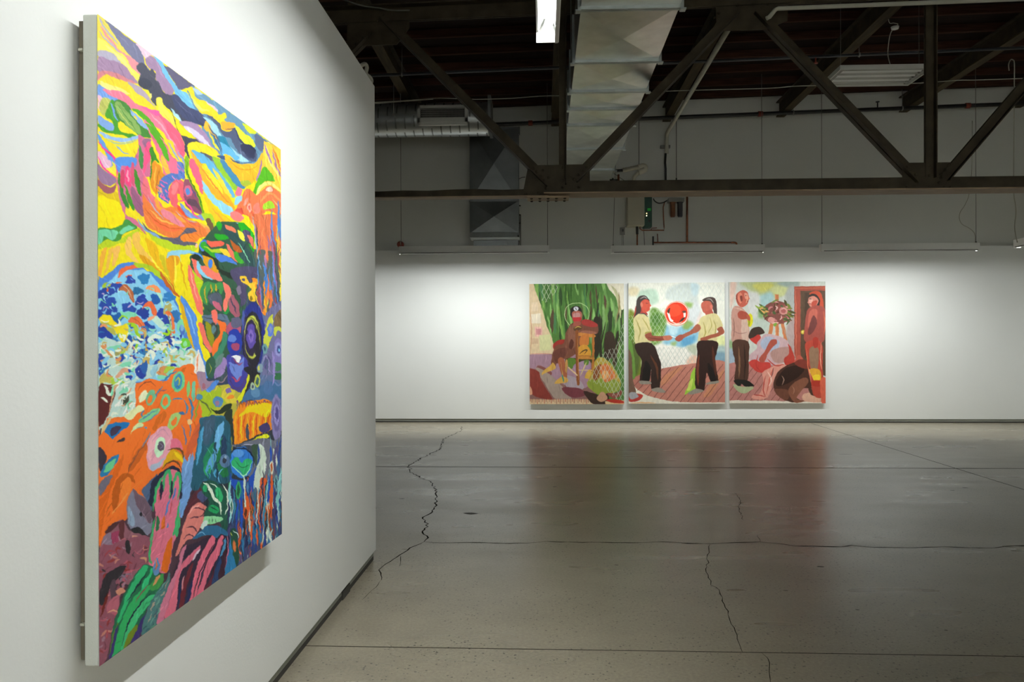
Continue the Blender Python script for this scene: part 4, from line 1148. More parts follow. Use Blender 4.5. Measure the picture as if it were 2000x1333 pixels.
A4 += scatter(43, [(200,240),(1000,200),(1000,410),(820,460),(640,520),(510,560),(300,560),(200,500)], 95, ['E2EBDA','7FD4B0','26409C','84C4E4','A8C840','2C72AC','24409C','C8B060','84C4E4','E2EBDA','D89058'], 85, 26, 15, 70, 1.2)
A4 += scatter(44, [(300,560),(520,560),(510,760),(430,860),(300,860)], 26, ['F0F2E8','D8A880','C8E0D0','E2EBDA','F0F2E8'], 90, 18, -50, 30, .8)
A4 += '''
P F2732A 508,705 520,600 620,535 720,558 760,580 835,468 880,440 962,405 1012,420 1042,500 1062,560 1042,640 1012,740 1012,862 1075,890 1062,1000 1002,1122 940,1112 900,1062 820,982 700,982 650,1022 610,1082 600,1400 190,1400 190,1050 230,962 330,882 440,882 500,822
P D2661E 655,965 690,880 762,815 772,872 722,932 680,985
P D2661E 900,470 940,430 930,480
T E85E20 16 560,760 640,720 740,640
P E4EBC0 538,700 580,645 602,640 620,690 560,742 540,740
T 8A4030 8 530,640 570,580 640,560 680,600
T 3C7CA8 16 740,575 800,510 860,470
T 3C7CA8 14 660,720 700,660 750,610
T 3C7CA8 14 580,800 560,850 600,880
T 9A5A60 14 720,650 780,640
E 6CC48C 880,565 54,90 8
E 3A84B8 878,565 36,66 8
T B8C040 12 850,560 880,530 890,570 870,600
E 6CC48C 768,735 44,66 12
E F07830 766,735 26,42 12
E 6CB088 640,700 38,70 20
E F07830 632,715 18,40 20
P 80C88C 535,905 560,872 680,795 718,800 700,842 580,915
T 5080B0 8 540,900 620,850 700,800
T 5080B0 8 590,920 660,870 715,820
P A0C878 788,925 830,848 900,838 890,900 842,965 800,985
P F07830 818,922 848,870 866,880 860,915 832,952
P A8C860 800,960 850,950 830,975 805,985
P 80C070 950,590 975,560 980,650 965,700 950,660
P 70C0A0 1000,580 1028,570 1022,700 1005,735 995,680
T 3C7CA8 14 930,720 960,790 940,850
T 3C7CA8 22 970,700 1000,790 990,900
T 3C7CA8 14 830,720 870,710 920,712
E 3C6CA0 910,838 22,14
T 80A030 16 1060,720 1040,800 1020,900
T D0601C 14 1010,900 1030,1000 1000,1110
T 3C7CA8 10 950,890 985,950 975,1040
E E8C080 975,915 22,26
T 5C6C98 16 910,940 940,1050 945,1110
P D4E4A8 455,1065 490,955 540,915 575,940 530,1002
T 5080A8 14 515,965 560,955 602,970 592,1040 535,1095 480,1080
P E4E8B0 410,868 530,770 582,802 522,842 470,892
P 1C70B0 238,1012 258,942 340,915 442,918 450,945 372,1002 302,1075 250,1070
P 42344C 288,985 350,945 385,960 312,1035 290,1025
P 3A3440 195,1000 240,985 242,1062 302,1082 262,1152 232,1202 190,1320
P 3C343C 245,1195 320,1108 400,1048 412,1070 342,1142 262,1212
P D8C088 195,1060 220,960 270,890 300,870 250,960 215,1050
P E8E4DC 1018,475 1028,365 1050,288 1072,340 1115,475 1080,522 1060,560 1040,500
T F08850 10 1052,320 1045,400 1040,480
P 9A8098 1040,485 1110,480 1132,560 1205,562 1200,622 1120,662 1080,642 1050,560
T C88070 10 1060,520 1060,600 1050,680
E A06070 1102,605 18,24
P 2F5A48 1118,395 1180,345 1214,420 1192,505 1150,535 1118,470
T A0A840 8 1150,400 1165,460 1150,500
P 9A80B8 1198,485 1240,380 1292,355 1304,440 1262,545 1200,542
P 608078 1195,445 1228,338 1275,325 1252,400
P 405058 1200,540 1270,500 1300,420 1300,540 1240,570
T A08088 10 1200,560 1270,560 1310,500
P 3F3F98 1310,330 1440,330 1495,450 1490,560 1440,645 1370,642 1318,592 1305,450
P 6C84D0 1320,400 1342,480 1402,560 1442,440 1448,350 1400,420
P 4A3C80 1318,500 1360,590 1420,600 1490,480 1480,580 1420,640 1350,630
T C04060 12 1340,520 1390,560 1420,520
E 2038A0 1370,225 64,118
E 6080D0 1350,190 40,32
E A04468 1378,262 38,32
P F0F0F4 1340,345 1425,340 1410,405 1380,395 1360,360
T A04060 8 1350,360 1400,420 1440,400
P D8DC20 1488,462 1502,540 1472,640 1430,725 1400,758 1375,742 1430,655 1470,582
P D8C840 1252,690 1300,618 1372,640 1362,690 1405,745 1330,755 1285,742
P 8068A8 1290,640 1330,620 1340,650 1300,670
P F09030 1300,700 1350,680 1360,710 1320,720
P A4BC28 1048,705 1110,640 1180,648 1252,620 1252,690 1295,745 1230,775 1192,842 1200,890 1110,880 1078,852 1088,772
E 5088B8 1225,740 46,48
E A07890 1215,755 18,22
P 5088D8 1118,642 1200,558 1234,570 1160,655
E 4A88A8 1058,700 30,26
T 586838 12 1060,720 1120,760 1170,840
P 1E2E20 1155,790 1222,820 1292,768 1345,765 1302,822 1220,842
P 20202A 1440,450 1520,440 1590,480 1560,560 1500,600 1440,722 1420,760 1480,600 1495,520
P 3E6C98 1430,725 1500,625 1600,600 1700,560 1790,620 1790,705 1690,725 1600,715 1500,725 1440,765
E 5C88B0 1550,660 40,40
E 4A70A0 1660,620 40,60
E C0CC50 1565,560 22,55
E 3C6068 1565,562 12,34
E A8C0A0 1525,605 20,34
E 404868 1525,605 8,18
T 9088B8 14 1600,420 1640,340 1670,440 1640,540
T 506080 14 1620,440 1650,380 1655,520
E 7C98A8 1590,450 26,40
E C8C850 1580,450 10,22
E 8078B8 1750,330 40,140
E 9898D0 1750,290 26,60
E 304080 1752,290 14,34
E 80C8E8 1752,290 7,18
E 3F7A58 1745,440 44,36
E 2F7048 1740,520 44,30
T 9888C8 20 1700,300 1710,450 1700,600
T 6880B0 14 1710,570 1750,600 1790,560
P 26332A 1275,855 1345,800 1348,950 1345,1135 1310,1055 1290,930
P F08C20 1352,955 1370,850 1400,780 1450,750 1560,725 1675,735 1698,850 1698,962 1662,1002 1600,1012 1500,1062 1400,1105 1368,1105
P F2D410 1395,885 1440,825 1500,765 1600,752 1685,765 1695,832 1640,872 1580,852 1520,832 1470,845
'''
for k, x in enumerate(range(1385, 1690, 26)):
    A4 += 'T %s 9 %d,%d %d,%d %d,%d\n' % (['6A3C78','8A4A30','C05018'][k % 3], x, 800 - k*5, x+8, 730 + (k*7) % 20, x+22, 780 - k*3)
    A4 += 'T %s 12 %d,%d %d,%d %d,%d\n' % (['F0B020','E86018','F6D820','D85018'][k % 4], x, 840, x-14, 930, x-10, 1090 - k*7)
A4 += '''
P 40386C 1582,965 1640,915 1675,958 1662,1002 1600,1005
P 404858 1460,1000 1480,930 1495,1020 1480,1080
P D8DC20 1480,1100 1540,1060 1640,1020 1660,1050 1560,1080
E 8A82B4 1730,880 46,205
E 6C649C 1730,860 32,140
E 9890C8 1732,850 24,100
E 504888 1735,845 12,60
P 2C6888 1060,905 1130,868 1285,868 1292,1000 1335,1160 1335,1400 1030,1400 1040,1100
P 405870 1118,925 1205,878 1182,1012 1120,1095 1098,1002
P 24405C 1150,900 1280,880 1230,960 1170,1000
P 4FA0CC 1085,905 1122,885 1100,1010 1078,1155 1058,1102
P 6CB0E0 1235,930 1275,880 1285,960 1240,1080 1210,1150 1200,1100
P 2F9860 1098,1205 1182,1075 1194,1150 1130,1285
P 1F7848 1130,1240 1190,1170 1200,1290 1150,1333
P A09020 1308,1085 1340,1045 1348,1155 1330,1150
E 24486C 1275,1130 34,110
E 5880A0 1282,1240 36,50
P 6C7080 1340,1120 1500,1090 1600,1060 1700,1080 1790,1060 1790,1400 1500,1400 1400,1160
P 404858 1380,1130 1440,1110 1560,1160 1560,1300 1500,1220
T A8A8C0 14 1430,1120 1530,1110 1640,1080
'''
A5 = '''
@ 150 820 0.22503
P F0742A 190,150 340,200 430,180 500,90 610,90 640,440 560,475 602,520 562,600 500,640 480,612 430,702 420,802 330,862 270,922 195,1110
P D8641C 195,700 260,560 330,420 400,300 380,420 300,600 250,760 210,980 195,1020
P B85818 298,705 330,555 400,468 472,480 505,560 440,530 380,602 360,702 322,805
P F08030 370,600 400,540 440,500 470,540 450,640 400,720
P C86020 440,440 500,300 600,200 600,260 540,360 480,440
T 8A4A30 12 430,480 500,330 600,210
T 5C7898 12 560,240 600,190 640,110
T B85818 10 250,800 330,680 400,560
T F89850 12 300,820 380,720 440,640
P 3A3440 190,240 240,290 260,330 215,440 190,420
P 2878AC 205,500 208,440 280,345 355,300 352,362 302,432 262,488
P 6CC890 228,462 262,390 335,338 322,402 280,452
P 6C6878 195,560 240,508 302,488 272,562 195,665
P E5A0B2 606,300 620,180 680,100 750,62 812,92 834,170 802,280 772,362 702,432 640,445 610,382
P F0B0B8 612,300 630,200 680,130 660,240 640,360
P A8B8CC 640,400 700,380 760,330 700,425 645,445
T C890A8 6 690,120 750,90 800,150
T C890A8 6 650,200 680,150 720,120
P C8EFC8 668,255 690,178 730,148 768,180 762,250 730,312 690,332
E 5A5060 727,235 30,44
T 8880A0 7 710,210 740,230 715,255
P E0708A 808,235 820,180 860,163 902,200 914,265 870,252 820,252
P D8A418 738,415 790,288 840,262 892,288 932,340 952,415 900,372 840,352 790,382
P F0CC18 840,280 885,300 925,360 930,390 880,350 850,310
T 6A4428 16 785,270 850,250 910,280 945,400
T 6A4428 14 735,430 800,375 870,375 920,490
P E07030 740,430 800,392 870,398 890,440 820,415
P 6F9CD4 900,480 930,330 962,290 1002,255 1014,400 992,600 962,702 900,862 880,720
P D06038 938,300 1000,120 1066,25 1044,180 1002,300 960,372
T 8CB8E8 14 930,500 960,380 990,300
P 4A6080 558,620 650,520 700,470 660,640 645,800 600,702
P 22283F 632,650 650,540 720,468 800,412 862,415 905,490 905,622 885,705 640,760
P D57088 618,1262 650,1040 680,822 668,702 700,560 740,500 800,440 862,440 897,520 890,640 880,780 892,850 862,1000 832,1080 802,1272 760,1340 640,1302
T 3CA868 26 658,800 680,640 715,540 745,510
T 3CA868 28 745,620 760,500 800,445 812,560 800,690
T 3CA868 24 825,640 850,500 880,470 895,560 870,700
T 3CA868 26 882,730 870,850 850,960 832,1010
T 3CA868 24 668,860 645,1020 622,1200 645,1262
P 22283F 720,560 742,545 740,640 715,700
P 22283F 812,560 830,540 825,640 808,690
T 4A80C0 18 765,840 780,760 800,700
T 4A80C0 18 830,700 845,640 850,600
T 5F88B8 20 690,1100 680,1180 690,1240
T 5F88B8 16 760,1010 790,900
P E0702C 738,862 760,850 752,1000 732,1022 724,930
P D8681C 780,1092 824,1048 812,1180 790,1272 738,1282
P 2F7048 685,842 710,880 702,982 680,960
P 3CA868 850,1000 880,850 890,900 870,1010
T C84C58 10 700,720 720,640
T C84C58 8 800,840 820,720
P 7C7C90 438,690 480,618 520,640 602,702 652,862 642,962 602,1012 530,1002 448,932 428,802
P 6A5462 478,605 530,650 602,702 642,802 642,902 580,852 518,752
P 8CA0B8 440,760 470,800 500,900 480,930 440,880
P 26262A 465,950 540,938 602,1002 625,1035 560,1035 498,992
E 202028 553,825 12,18
T 8A7484 10 560,800 620,900
P 8A5A66 190,1150 240,1000 310,902 400,878 450,962 602,1022 628,1062 600,1400 190,1400
P 4A2C30 240,980 310,900 370,890 330,940 260,990
P 983C5C 290,990 370,972 355,1060 312,1082 288,1040
P 857284 225,1025 290,982 300,1080 362,1102 300,1152 230,1132
P 5C3034 365,900 410,880 400,1020 380,1080 360,1060
P 2E2A2E 418,1050 440,1038 462,1120 452,1175 420,1132
P C89078 478,1008 530,1018 535,1082 490,1062
'''
A5 += scatter(41, [(200,1130),(300,1080),(420,1010),(610,1040),(600,1330),(195,1330)], 70, ['8A3030','A07888','C08878','6A3040','B06068','907888','4C3038','D09878','9898B0'], 60, 12, -20, 80, 1.0)
A5 += '''
P 582A34 925,840 960,740 1010,650 1075,585 1085,700 1012,742 960,832
P 485078 1040,650 1080,620 1130,680 1090,720 1060,700
P D97F78 862,1175 900,1000 950,850 990,770 1050,725 1112,748 1124,800 1080,850 1062,900 1052,960 1002,1040 940,1062 882,1165
T 5A3040 12 1010,780 1060,770 1100,810 1050,860
T 5A3040 10 970,860 1030,850 1070,870
T 5A3040 10 950,940 1000,900 1050,920
T 5A3040 9 930,1010 980,960 1010,1000
T F0A098 16 960,830 1010,770 1060,750
P 24586C 990,605 1010,400 1062,200 1080,0 1290,0 1335,150 1330,520 1200,560 1100,520 1060,600
P 3C5870 1108,0 1205,-20 1162,170 1110,235 1088,100
P 6CB0E0 1208,105 1270,15 1265,120 1222,285 1200,245
P 4FA0CC 1060,160 1095,60 1090,180 1060,330 1030,400
P 1F8058 1098,335 1190,195 1194,260 1142,362 1152,442 1110,485
P 5CA0D8 1148,335 1190,305 1182,422 1150,455 1118,432
E 30A060 1150,440 14,40
P 1F7848 1238,242 1280,380 1312,480 1250,502 1208,352
E 1F3858 1270,250 30,110
E 5878A0 1280,365 44,60
E 303848 1280,360 18,24
E 90A8C0 1290,330 10,14
T 60B8A0 8 1120,250 1170,330 1180,480
P 205848 1075,560 1180,535 1260,600 1335,702 1365,862 1335,985 1250,962 1240,902 1108,882 1108,782 1150,722 1088,642
T E4F0DC 24 1095,550 1140,590 1190,690 1240,740 1245,830
T E4F0DC 16 1260,570 1300,650 1310,760 1280,830
T E4F0DC 10 1150,560 1200,580 1240,640
E 30B070 1232,660 28,66 -14
E 30B070 1110,600 20,30
E 1FA060 1185,785 50,34 20
E 30A858 1335,610 24,66 -12
T 104838 8 1150,760 1220,800
P 90D8A0 1105,845 1245,855 1245,892 1110,915
T 204838 5 1140,870 1145,900
T 204838 5 1170,870 1175,900
T 204838 5 1200,870 1205,900
P D0E4DC 1060,920 1120,880 1130,920 1090,960
P 2C6890 1000,1040 1080,960 1120,928 1230,940 1295,980 1300,1020 1240,1002 1212,1045 1170,1012 1090,1012 1030,1040
T 7CB0D8 8 1040,1010 1080,980 1110,1010
T 7CB0D8 8 1130,960 1190,950 1220,990
P 303860 1330,560 1380,700 1400,860 1480,1000 1470,1250 1330,1300 1300,1000
Q 384870 1330,700 1590,640 1790,500 1790,1100 1330,1400
P 1F50B8 1325,470 1350,520 1440,530 1520,480 1570,390 1590,520 1480,730 1440,690 1330,560
E 2F78D0 1425,375 98,135
E 5898E0 1400,300 50,34
P 30B070 1338,385 1360,335 1400,338 1430,382 1462,350 1512,358 1504,420 1470,470 1440,485 1400,442 1350,412
T A8F0C0 10 1335,390 1380,440 1440,492 1490,450 1515,370
T 187848 10 1370,360 1430,420 1490,400
T 10203C 12 1330,290 1380,260 1460,260 1520,310 1530,420
P 34503C 1520,230 1580,240 1560,420 1530,330
P 6C7080 1440,210 1600,170 1700,190 1760,280 1600,230
P CFE0D0 1578,230 1622,255 1642,400 1612,520 1585,640 1562,765 1530,620 1555,420
P 606878 1500,660 1560,600 1560,760 1520,860 1490,780
T 20242C 12 1500,640 1520,760 1500,860
P E0602C 1588,545 1642,530 1682,702 1662,902 1622,1062 1602,902
E E4F0DC 1612,690 12,50
E E4F0DC 1640,720 10,60
P E4F0DC 1640,900 1665,870 1660,1000 1640,1080
E 20242C 1645,600 16,50
T E4F0DC 14 1660,600 1690,680 1700,780
P E4F0DC 1700,260 1730,300 1740,420 1715,360
T 3CA868 26 1420,560 1420,640 1430,700
'''
A5 += '@ 0 0 1\n' + scatter(51, [(502,880),(548,880),(549,1040),(540,1052),(505,1060)], 34, ['E0602C','CFE0D0','1F50B8','4A80A8','303048','3C6C98','A85830','88C8C8','2C4890','504878'], 55, 4.0, 91, 7, .15)
A5 += scatter(52, [(445,985),(500,960),(520,1060),(470,1110),(450,1080)], 34, ['E0602C','2C7090','1F3C98','504878','28503C','3C88C0','C0CCC8','8A4A30','303048'], 45, 4.2, 80, 12, .25)
A5 += scatter(53, [(400,880),(445,860),(452,930),(400,940)], 12, ['1F8058','4FA0CC','16384C','30A060','6CB0E0'], 26, 3.4, 105, 25, .6)
A6 = '''
@ 150 1020 0.22503
P 8A5060 190,300 300,200 500,130 620,140 640,370 500,420 400,560 320,860 250,1180 185,1280
'''
A6 += scatter(61, [(195,330),(420,180),(600,160),(600,330),(430,520),(330,800),(260,1080),(195,1150)], 80, ['7C6C80','8A3030','C08070','B05868','3C3438','9C7888','6A3444','A04048','C89070'], 75, 18, -25, 70, 1.0)
A6 += '''
P 2E2A30 190,620 240,470 330,400 420,380 380,460 290,560 240,700 190,720
P 2E2A2E 418,180 440,160 462,235 452,285 420,245
P 54404C 280,560 320,500 340,620 310,700
T 6A2420 26 200,820 240,700 260,620
P B06070 250,760 290,680 360,640 350,760 300,800
P C88870 330,600 380,570 420,600 360,640
T D8A080 14 260,790 310,770 350,790
P 206848 275,1165 320,860 440,560 560,390 640,378 702,450 745,460 705,600 602,762 520,952 380,1112 300,1175
P 2FA860 298,1172 340,980 420,778 500,648 602,555 645,560 560,682 440,862 392,1022 370,1112
P 30B070 345,855 440,600 540,418 602,378 605,422 520,542 440,702 370,862
P 30B878 560,540 620,460 640,400 655,420 620,520 560,600
P 40B878 376,1095 450,850 560,688 662,630 652,682 540,822 450,992 400,1112
P 6C8020 400,1102 440,980 500,900 524,910 482,1020
P 5C8028 270,1165 300,1000 350,870 340,960 300,1100
P 3C3070 455,1065 500,960 530,900 560,840 615,768 592,832 562,902 542,990
P 3C3070 265,1200 300,1050 330,930 350,900 330,1020 300,1170
P 3C9048 620,560 700,480 748,455 735,540 660,600
P D09060 650,555 680,490 720,460 700,510
T 1C2438 12 430,690 520,560 600,440
T 1C2438 10 380,1080 440,880 540,720 640,620
T 8A5050 10 500,700 560,620 610,540
P 4A7878 555,985 600,780 680,620 762,515 805,440 792,560 742,702 692,882 662,925
P D57088 618,360 650,130 760,60 830,100 810,270 790,340 740,420 690,380
P 5F88B8 655,420 670,340 700,320 715,400 700,450 672,470
T E07030 14 682,320 684,390 680,420
P D8681C 722,420 760,250 822,130 812,260 780,440 740,430
T 3CA868 20 655,130 622,300 645,370
'''
A6 += scatter(62, [(570,960),(690,640),(790,470),(740,690),(660,920)], 26, ['6C9C90','2F5A60','A89888','385868','5C8C78'], 70, 12, -62, 15, .3)
A6 += '''
P 33283C 690,905 800,560 862,375 930,235 1040,178 1200,105 1290,100 1320,200 1300,455 1150,565 900,735
P CC7892 688,895 720,740 790,560 862,415 900,260 950,200 920,302 872,480 822,602 765,802 740,865
P D86C84 756,850 800,680 850,520 900,378 980,285 1066,205 1042,282 962,372 902,432 872,560 862,682 848,775
P DC6C84 955,705 990,560 1040,378 1100,238 1180,110 1206,118 1184,212 1122,332 1062,502 1032,640 1008,675
P DC6C84 1032,650 1090,468 1130,348 1200,218 1240,126 1268,138 1244,252 1192,362 1132,472 1090,605
P 6A2430 878,765 900,600 960,420 1006,362 954,552 912,742
P 5C2434 1095,600 1150,500 1200,380 1200,480 1150,560
P 20305C 870,780 880,600 900,500 890,640
P 202C58 930,720 960,600 1000,500 990,600 960,700
T D8C0D0 18 1072,235 1030,290 1000,345
T D89098 14 930,470 910,540 905,600
T 402030 12 1000,660 1050,480 1130,300 1195,180
P 24406C 1160,560 1190,420 1240,300 1250,480 1200,540
P 3C2030 1220,500 1260,300 1290,150 1300,300 1270,470
T 4C94C0 22 1280,150 1270,240 1235,310
T C87090 10 1300,130 1305,260 1280,440
P D97F78 850,300 880,200 920,80 1000,-10 1100,-40 1060,60 1020,110 930,170 880,280
T 5A3040 10 950,60 1010,50 1040,100
T 5A3040 10 920,150 970,110 1010,140
P 2C6890 1000,150 1080,70 1120,40 1230,40 1300,90 1300,130 1240,110 1210,150 1170,120 1090,120 1030,150
T 7CB0D8 8 1040,120 1080,90 1110,120
P 2C7CB0 1278,470 1305,300 1335,140 1362,250 1385,385 1335,435
P 205040 1330,100 1370,60 1395,180 1400,330 1385,385 1350,280
E D07040 1362,215 14,50
T E8E040 6 1335,100 1340,130
T D0E4DC 8 1350,80 1385,110 1395,150
'''
A6 += scatter(63, [(1400,60),(1780,-60),(1780,80),(1680,180),(1470,320),(1400,370)], 60, ['E0602C','2C7090','1F3C98','504878','28303C','3C88C0','C0D4C8','8A4A30','1F2C58','2C78A8'], 200, 17, 90, 8, .15)
A5 += '@ 150 820 0.22503\n'
_rp = random.Random(9)
for k in range(16):       # long wavering streaks falling down the lower right
    x = 1330 + k*30; y0 = 480 + _rp.uniform(-20, 140); L_ = _rp.uniform(280, 520); a, b_, c_ = [_rp.uniform(-16, 16) for _ in range(3)]
    A5 += 'T %s %d %d,%d %d,%d %d,%d %d,%d\n' % (_rp.choice(['E0602C','1F50B8','2C78A8','CFE0D0','24304C','504878','3C88A8','C05828','88C8C8']), _rp.choice([10,16,22,28]), x, y0, x+a, y0+L_*.33, x+b_, y0+L_*.66, x+c_, y0+L_)
for (x, y, rx, ry, c1, c2) in [(1400,620,24,80,'3CA868','1F6040'),(1480,600,18,70,'204880','5080B0'),(1690,420,16,60,'E4F0DC','C05828'),(1725,560,14,70,'88C8C8','24506C'),(1460,820,20,60,'E0602C','5C3020'),(1540,1000,26,80,'2C78A8','1F2C58'),(1500,1060,16,50,'C05828','E8A080'),(1660,800,12,80,'CFE0D0','E0602C'),(1400,960,16,90,'504878','C05828'),(1340,760,14,60,'D0E4DC','205848')]:
    A5 += 'E %s %d,%d %d,%d\nE %s %d,%d %d,%d\n' % (c1, x, y, rx, ry, c2, x, y, rx*.55, ry*.7)
# brush streaks that only deepen or lighten the paint below them: L seed count x0,y0 x1,y1 length width angle spread amount
A6 += '''
@ 0 0 1
L 1 420 190,30 550,480 34 2.6 52 22 .08
L 2 200 470,300 551,620 40 2.4 88 12 .10
L 3 160 190,720 400,1100 34 2.6 122 18 .06
L 4 170 400,480 551,900 18 2.2 80 50 .12
L 5 200 390,820 551,1200 34 2.4 92 14 .12
L 6 130 190,1000 330,1300 22 2.6 120 35 .10
L 7 90 300,950 450,1250 40 2.4 108 10 .07
L 8 110 190,520 390,760 12 2.4 20 60 .08
L 9 70 190,440 400,640 36 2.4 75 12 .06
'''
ART1 = A1 + A2 + A3 + A4 + A5 + A6
ART2 = '''
@ 1020 540 0.2025
Q 4F7A36 40,40 1010,40 1010,1270 40,1270
'''
ART2 += scatter(71, [(120,60),(820,60),(900,420),(700,420),(640,560),(320,600),(240,480)], 90, ['3C6428','2F4A24','7CA850','5C8C40','8AB868','4A7C4C','6C9C50','584430'], 260, 26, 86, 7, .08)
ART2 += scatter(72, [(640,420),(960,300),(980,760),(720,760)], 60, ['2F2C1C','3C5C2C','6C9448','4A3424','7CA060','2C3A20'], 260, 24, 93, 9, .08)
ART2 += '''
P 2E2A1C 690,420 750,410 750,560 740,740 700,740
P 3A2C20 800,560 880,560 900,760 800,780
Q E8E0C8 800,40 1010,40 1010,300 960,330 900,200 840,130
T C0BC90 30 860,90 920,200 950,400
T 8C7C50 14 930,160 935,300 900,460
Q DFC6A0 40,40 105,40 140,170 200,330 240,480 290,600 312,690 300,755 40,765
Q EDE0C8 85,362 180,355 182,450 88,455
Q E8B8A8 118,487 193,484 196,578 120,582
Q CC8C8C 132,505 180,502 182,560 134,562
Q D8D6A0 165,566 270,560 282,712 168,716
Q E8D0B0 90,250 150,245 155,330 92,335
Q D0B090 85,600 155,598 155,650 85,655
T C89878 8 75,300 90,500 80,740
T D89888 8 60,748 180,745 300,750
Q 8E6660 40,757 300,750 640,740 720,1000 700,1270 40,1270
P A88494 60,760 300,755 520,760 640,900 640,1060 480,1080 330,1000 160,900 60,880
P 8C5450 150,860 280,920 260,980 200,1000 140,960
P A89488 130,880 220,1040 330,1190 480,1190 380,1060 260,940
P B0A0A8 380,960 520,980 600,1080 460,1100
P 8C3A30 60,1060 110,1150 240,1190 300,1200 180,1000 160,920 60,900
P 7A3C44 380,1080 540,1080 620,1140 480,1170
Q DEC29C 40,1184 280,1190 640,1186 700,1216 840,1270 40,1270
P E8A888 75,1060 100,1130 70,1140
'''
for k in range(34):
    ART2 += 'S %s 5 %d,1184 %d,%d\n' % (['B04838','8C4038','C88868','986050'][k % 4], 78 + k*17, 78 + k*17, 1205 + (k*13) % 28)
ART2 += '''
P 4A4420 420,790 520,790 700,790 690,830 520,840 430,850
P 5C8030 440,800 515,800 505,870 455,895
P A888A0 505,850 640,810 660,900 560,930 500,900
P 5C8030 600,815 640,810 640,850 605,855
P A03028 298,665 340,618 408,612 412,640 350,680 315,720
P 7A4A38 418,560 445,500 480,452 560,436 640,420 722,462 732,552 640,562 600,600 600,660 540,680 520,745 440,795 355,802 330,840 312,880 280,850 300,720 342,662 402,650
P 8C5C48 460,480 520,470 560,520 540,640 470,700 440,600
P 5A3024 470,610 500,640 480,700 450,680
P 9C6450 560,540 620,520 720,545 690,562 600,560
P A83A34 575,425 640,418 725,462 705,492 620,480 580,460
P 6A3C30 300,740 380,690 440,700 400,790 330,840
P D8A850 188,955 208,912 280,852 300,835 322,880 300,905 240,925
P A86040 345,805 402,800 436,975 388,968
P D8B868 372,830 382,900 398,960 388,960
P D8A850 312,1032 382,968 440,990 432,1022 352,1038
T 3C8878 14 388,950 395,985 402,1020
P C09050 420,810 440,820 432,930 415,900
E 2A2420 520,352 58,68
P B86858 484,345 530,332 576,350 572,420 540,448 500,442 484,400
P C8908C 495,360 550,350 560,390 500,400
P C03438 488,402 530,396 572,400 560,436 520,448 495,438
P A85848 500,440 560,436 560,470 500,480
E D8D8E0 520,312 24,22
T 404048 6 510,300 530,325
S C4DCA0 6 460,468 425,430 411,375 425,305 470,268 528,258 585,268 632,305 645,375 632,416
P 5C4028 500,495 545,480 578,490 570,515 520,530 498,520
T D8B850 8 505,500 540,485 572,495
P D08840 540,545 690,562 692,590 545,575
P C87838 600,560 640,560 640,660 560,670 556,600
P D89A38 548,682 622,662 665,742 640,785 545,778
T 3C3020 10 556,750 590,720 625,715 600,750
S 8C5028 28 528,528 530,780 540,1042
T C88848 8 536,560 540,800 544,1000
S B87030 22 685,562 686,760 680,985
S C08038 20 545,790 690,792
S A86830 10 545,770 690,770
S E0C090 12 450,880 530,955
S E0C090 9 550,905 670,905
T D8C088 12 560,960 600,880 620,830
P D8A848 605,965 650,895 670,935 660,985 620,985
P B8A040 625,1040 640,1000 690,880 700,820 762,780 852,842 932,972 946,1080 862,1132 742,1142 662,1092
P 8C9C38 632,1022 702,992 902,1002 938,1090 762,1142 660,1090
P 8C5028 690,902 762,848 735,980 690,1002
P D87840 748,882 822,848 902,958 862,1002 792,1015
P E8A868 770,930 820,910 840,960 790,1000
P 3C2820 600,1110 760,1150 832,1132 822,1240 702,1240 640,1190
P C89878 718,1182 760,1120 800,1130 822,1182 762,1212
P 8C4A40 820,1130 900,1130 960,1100 950,1150 880,1180
Q E0C090 800,1205 1010,1195 1010,1270 800,1270
P B83828 805,1196 880,1185 975,1205 970,1225 880,1222
D D4D8C0 4 42 0.5 190,74 342,74 342,135 232,255 190,230
D C4CCBC 4 42 0.52 985,440 985,1205 905,1190 800,1080 650,1010 700,860 745,765 825,715 905,690 965,470
@ 0 0 1
L 21 150 1034,555 1219,760 22 1.6 88 12 .09
'''
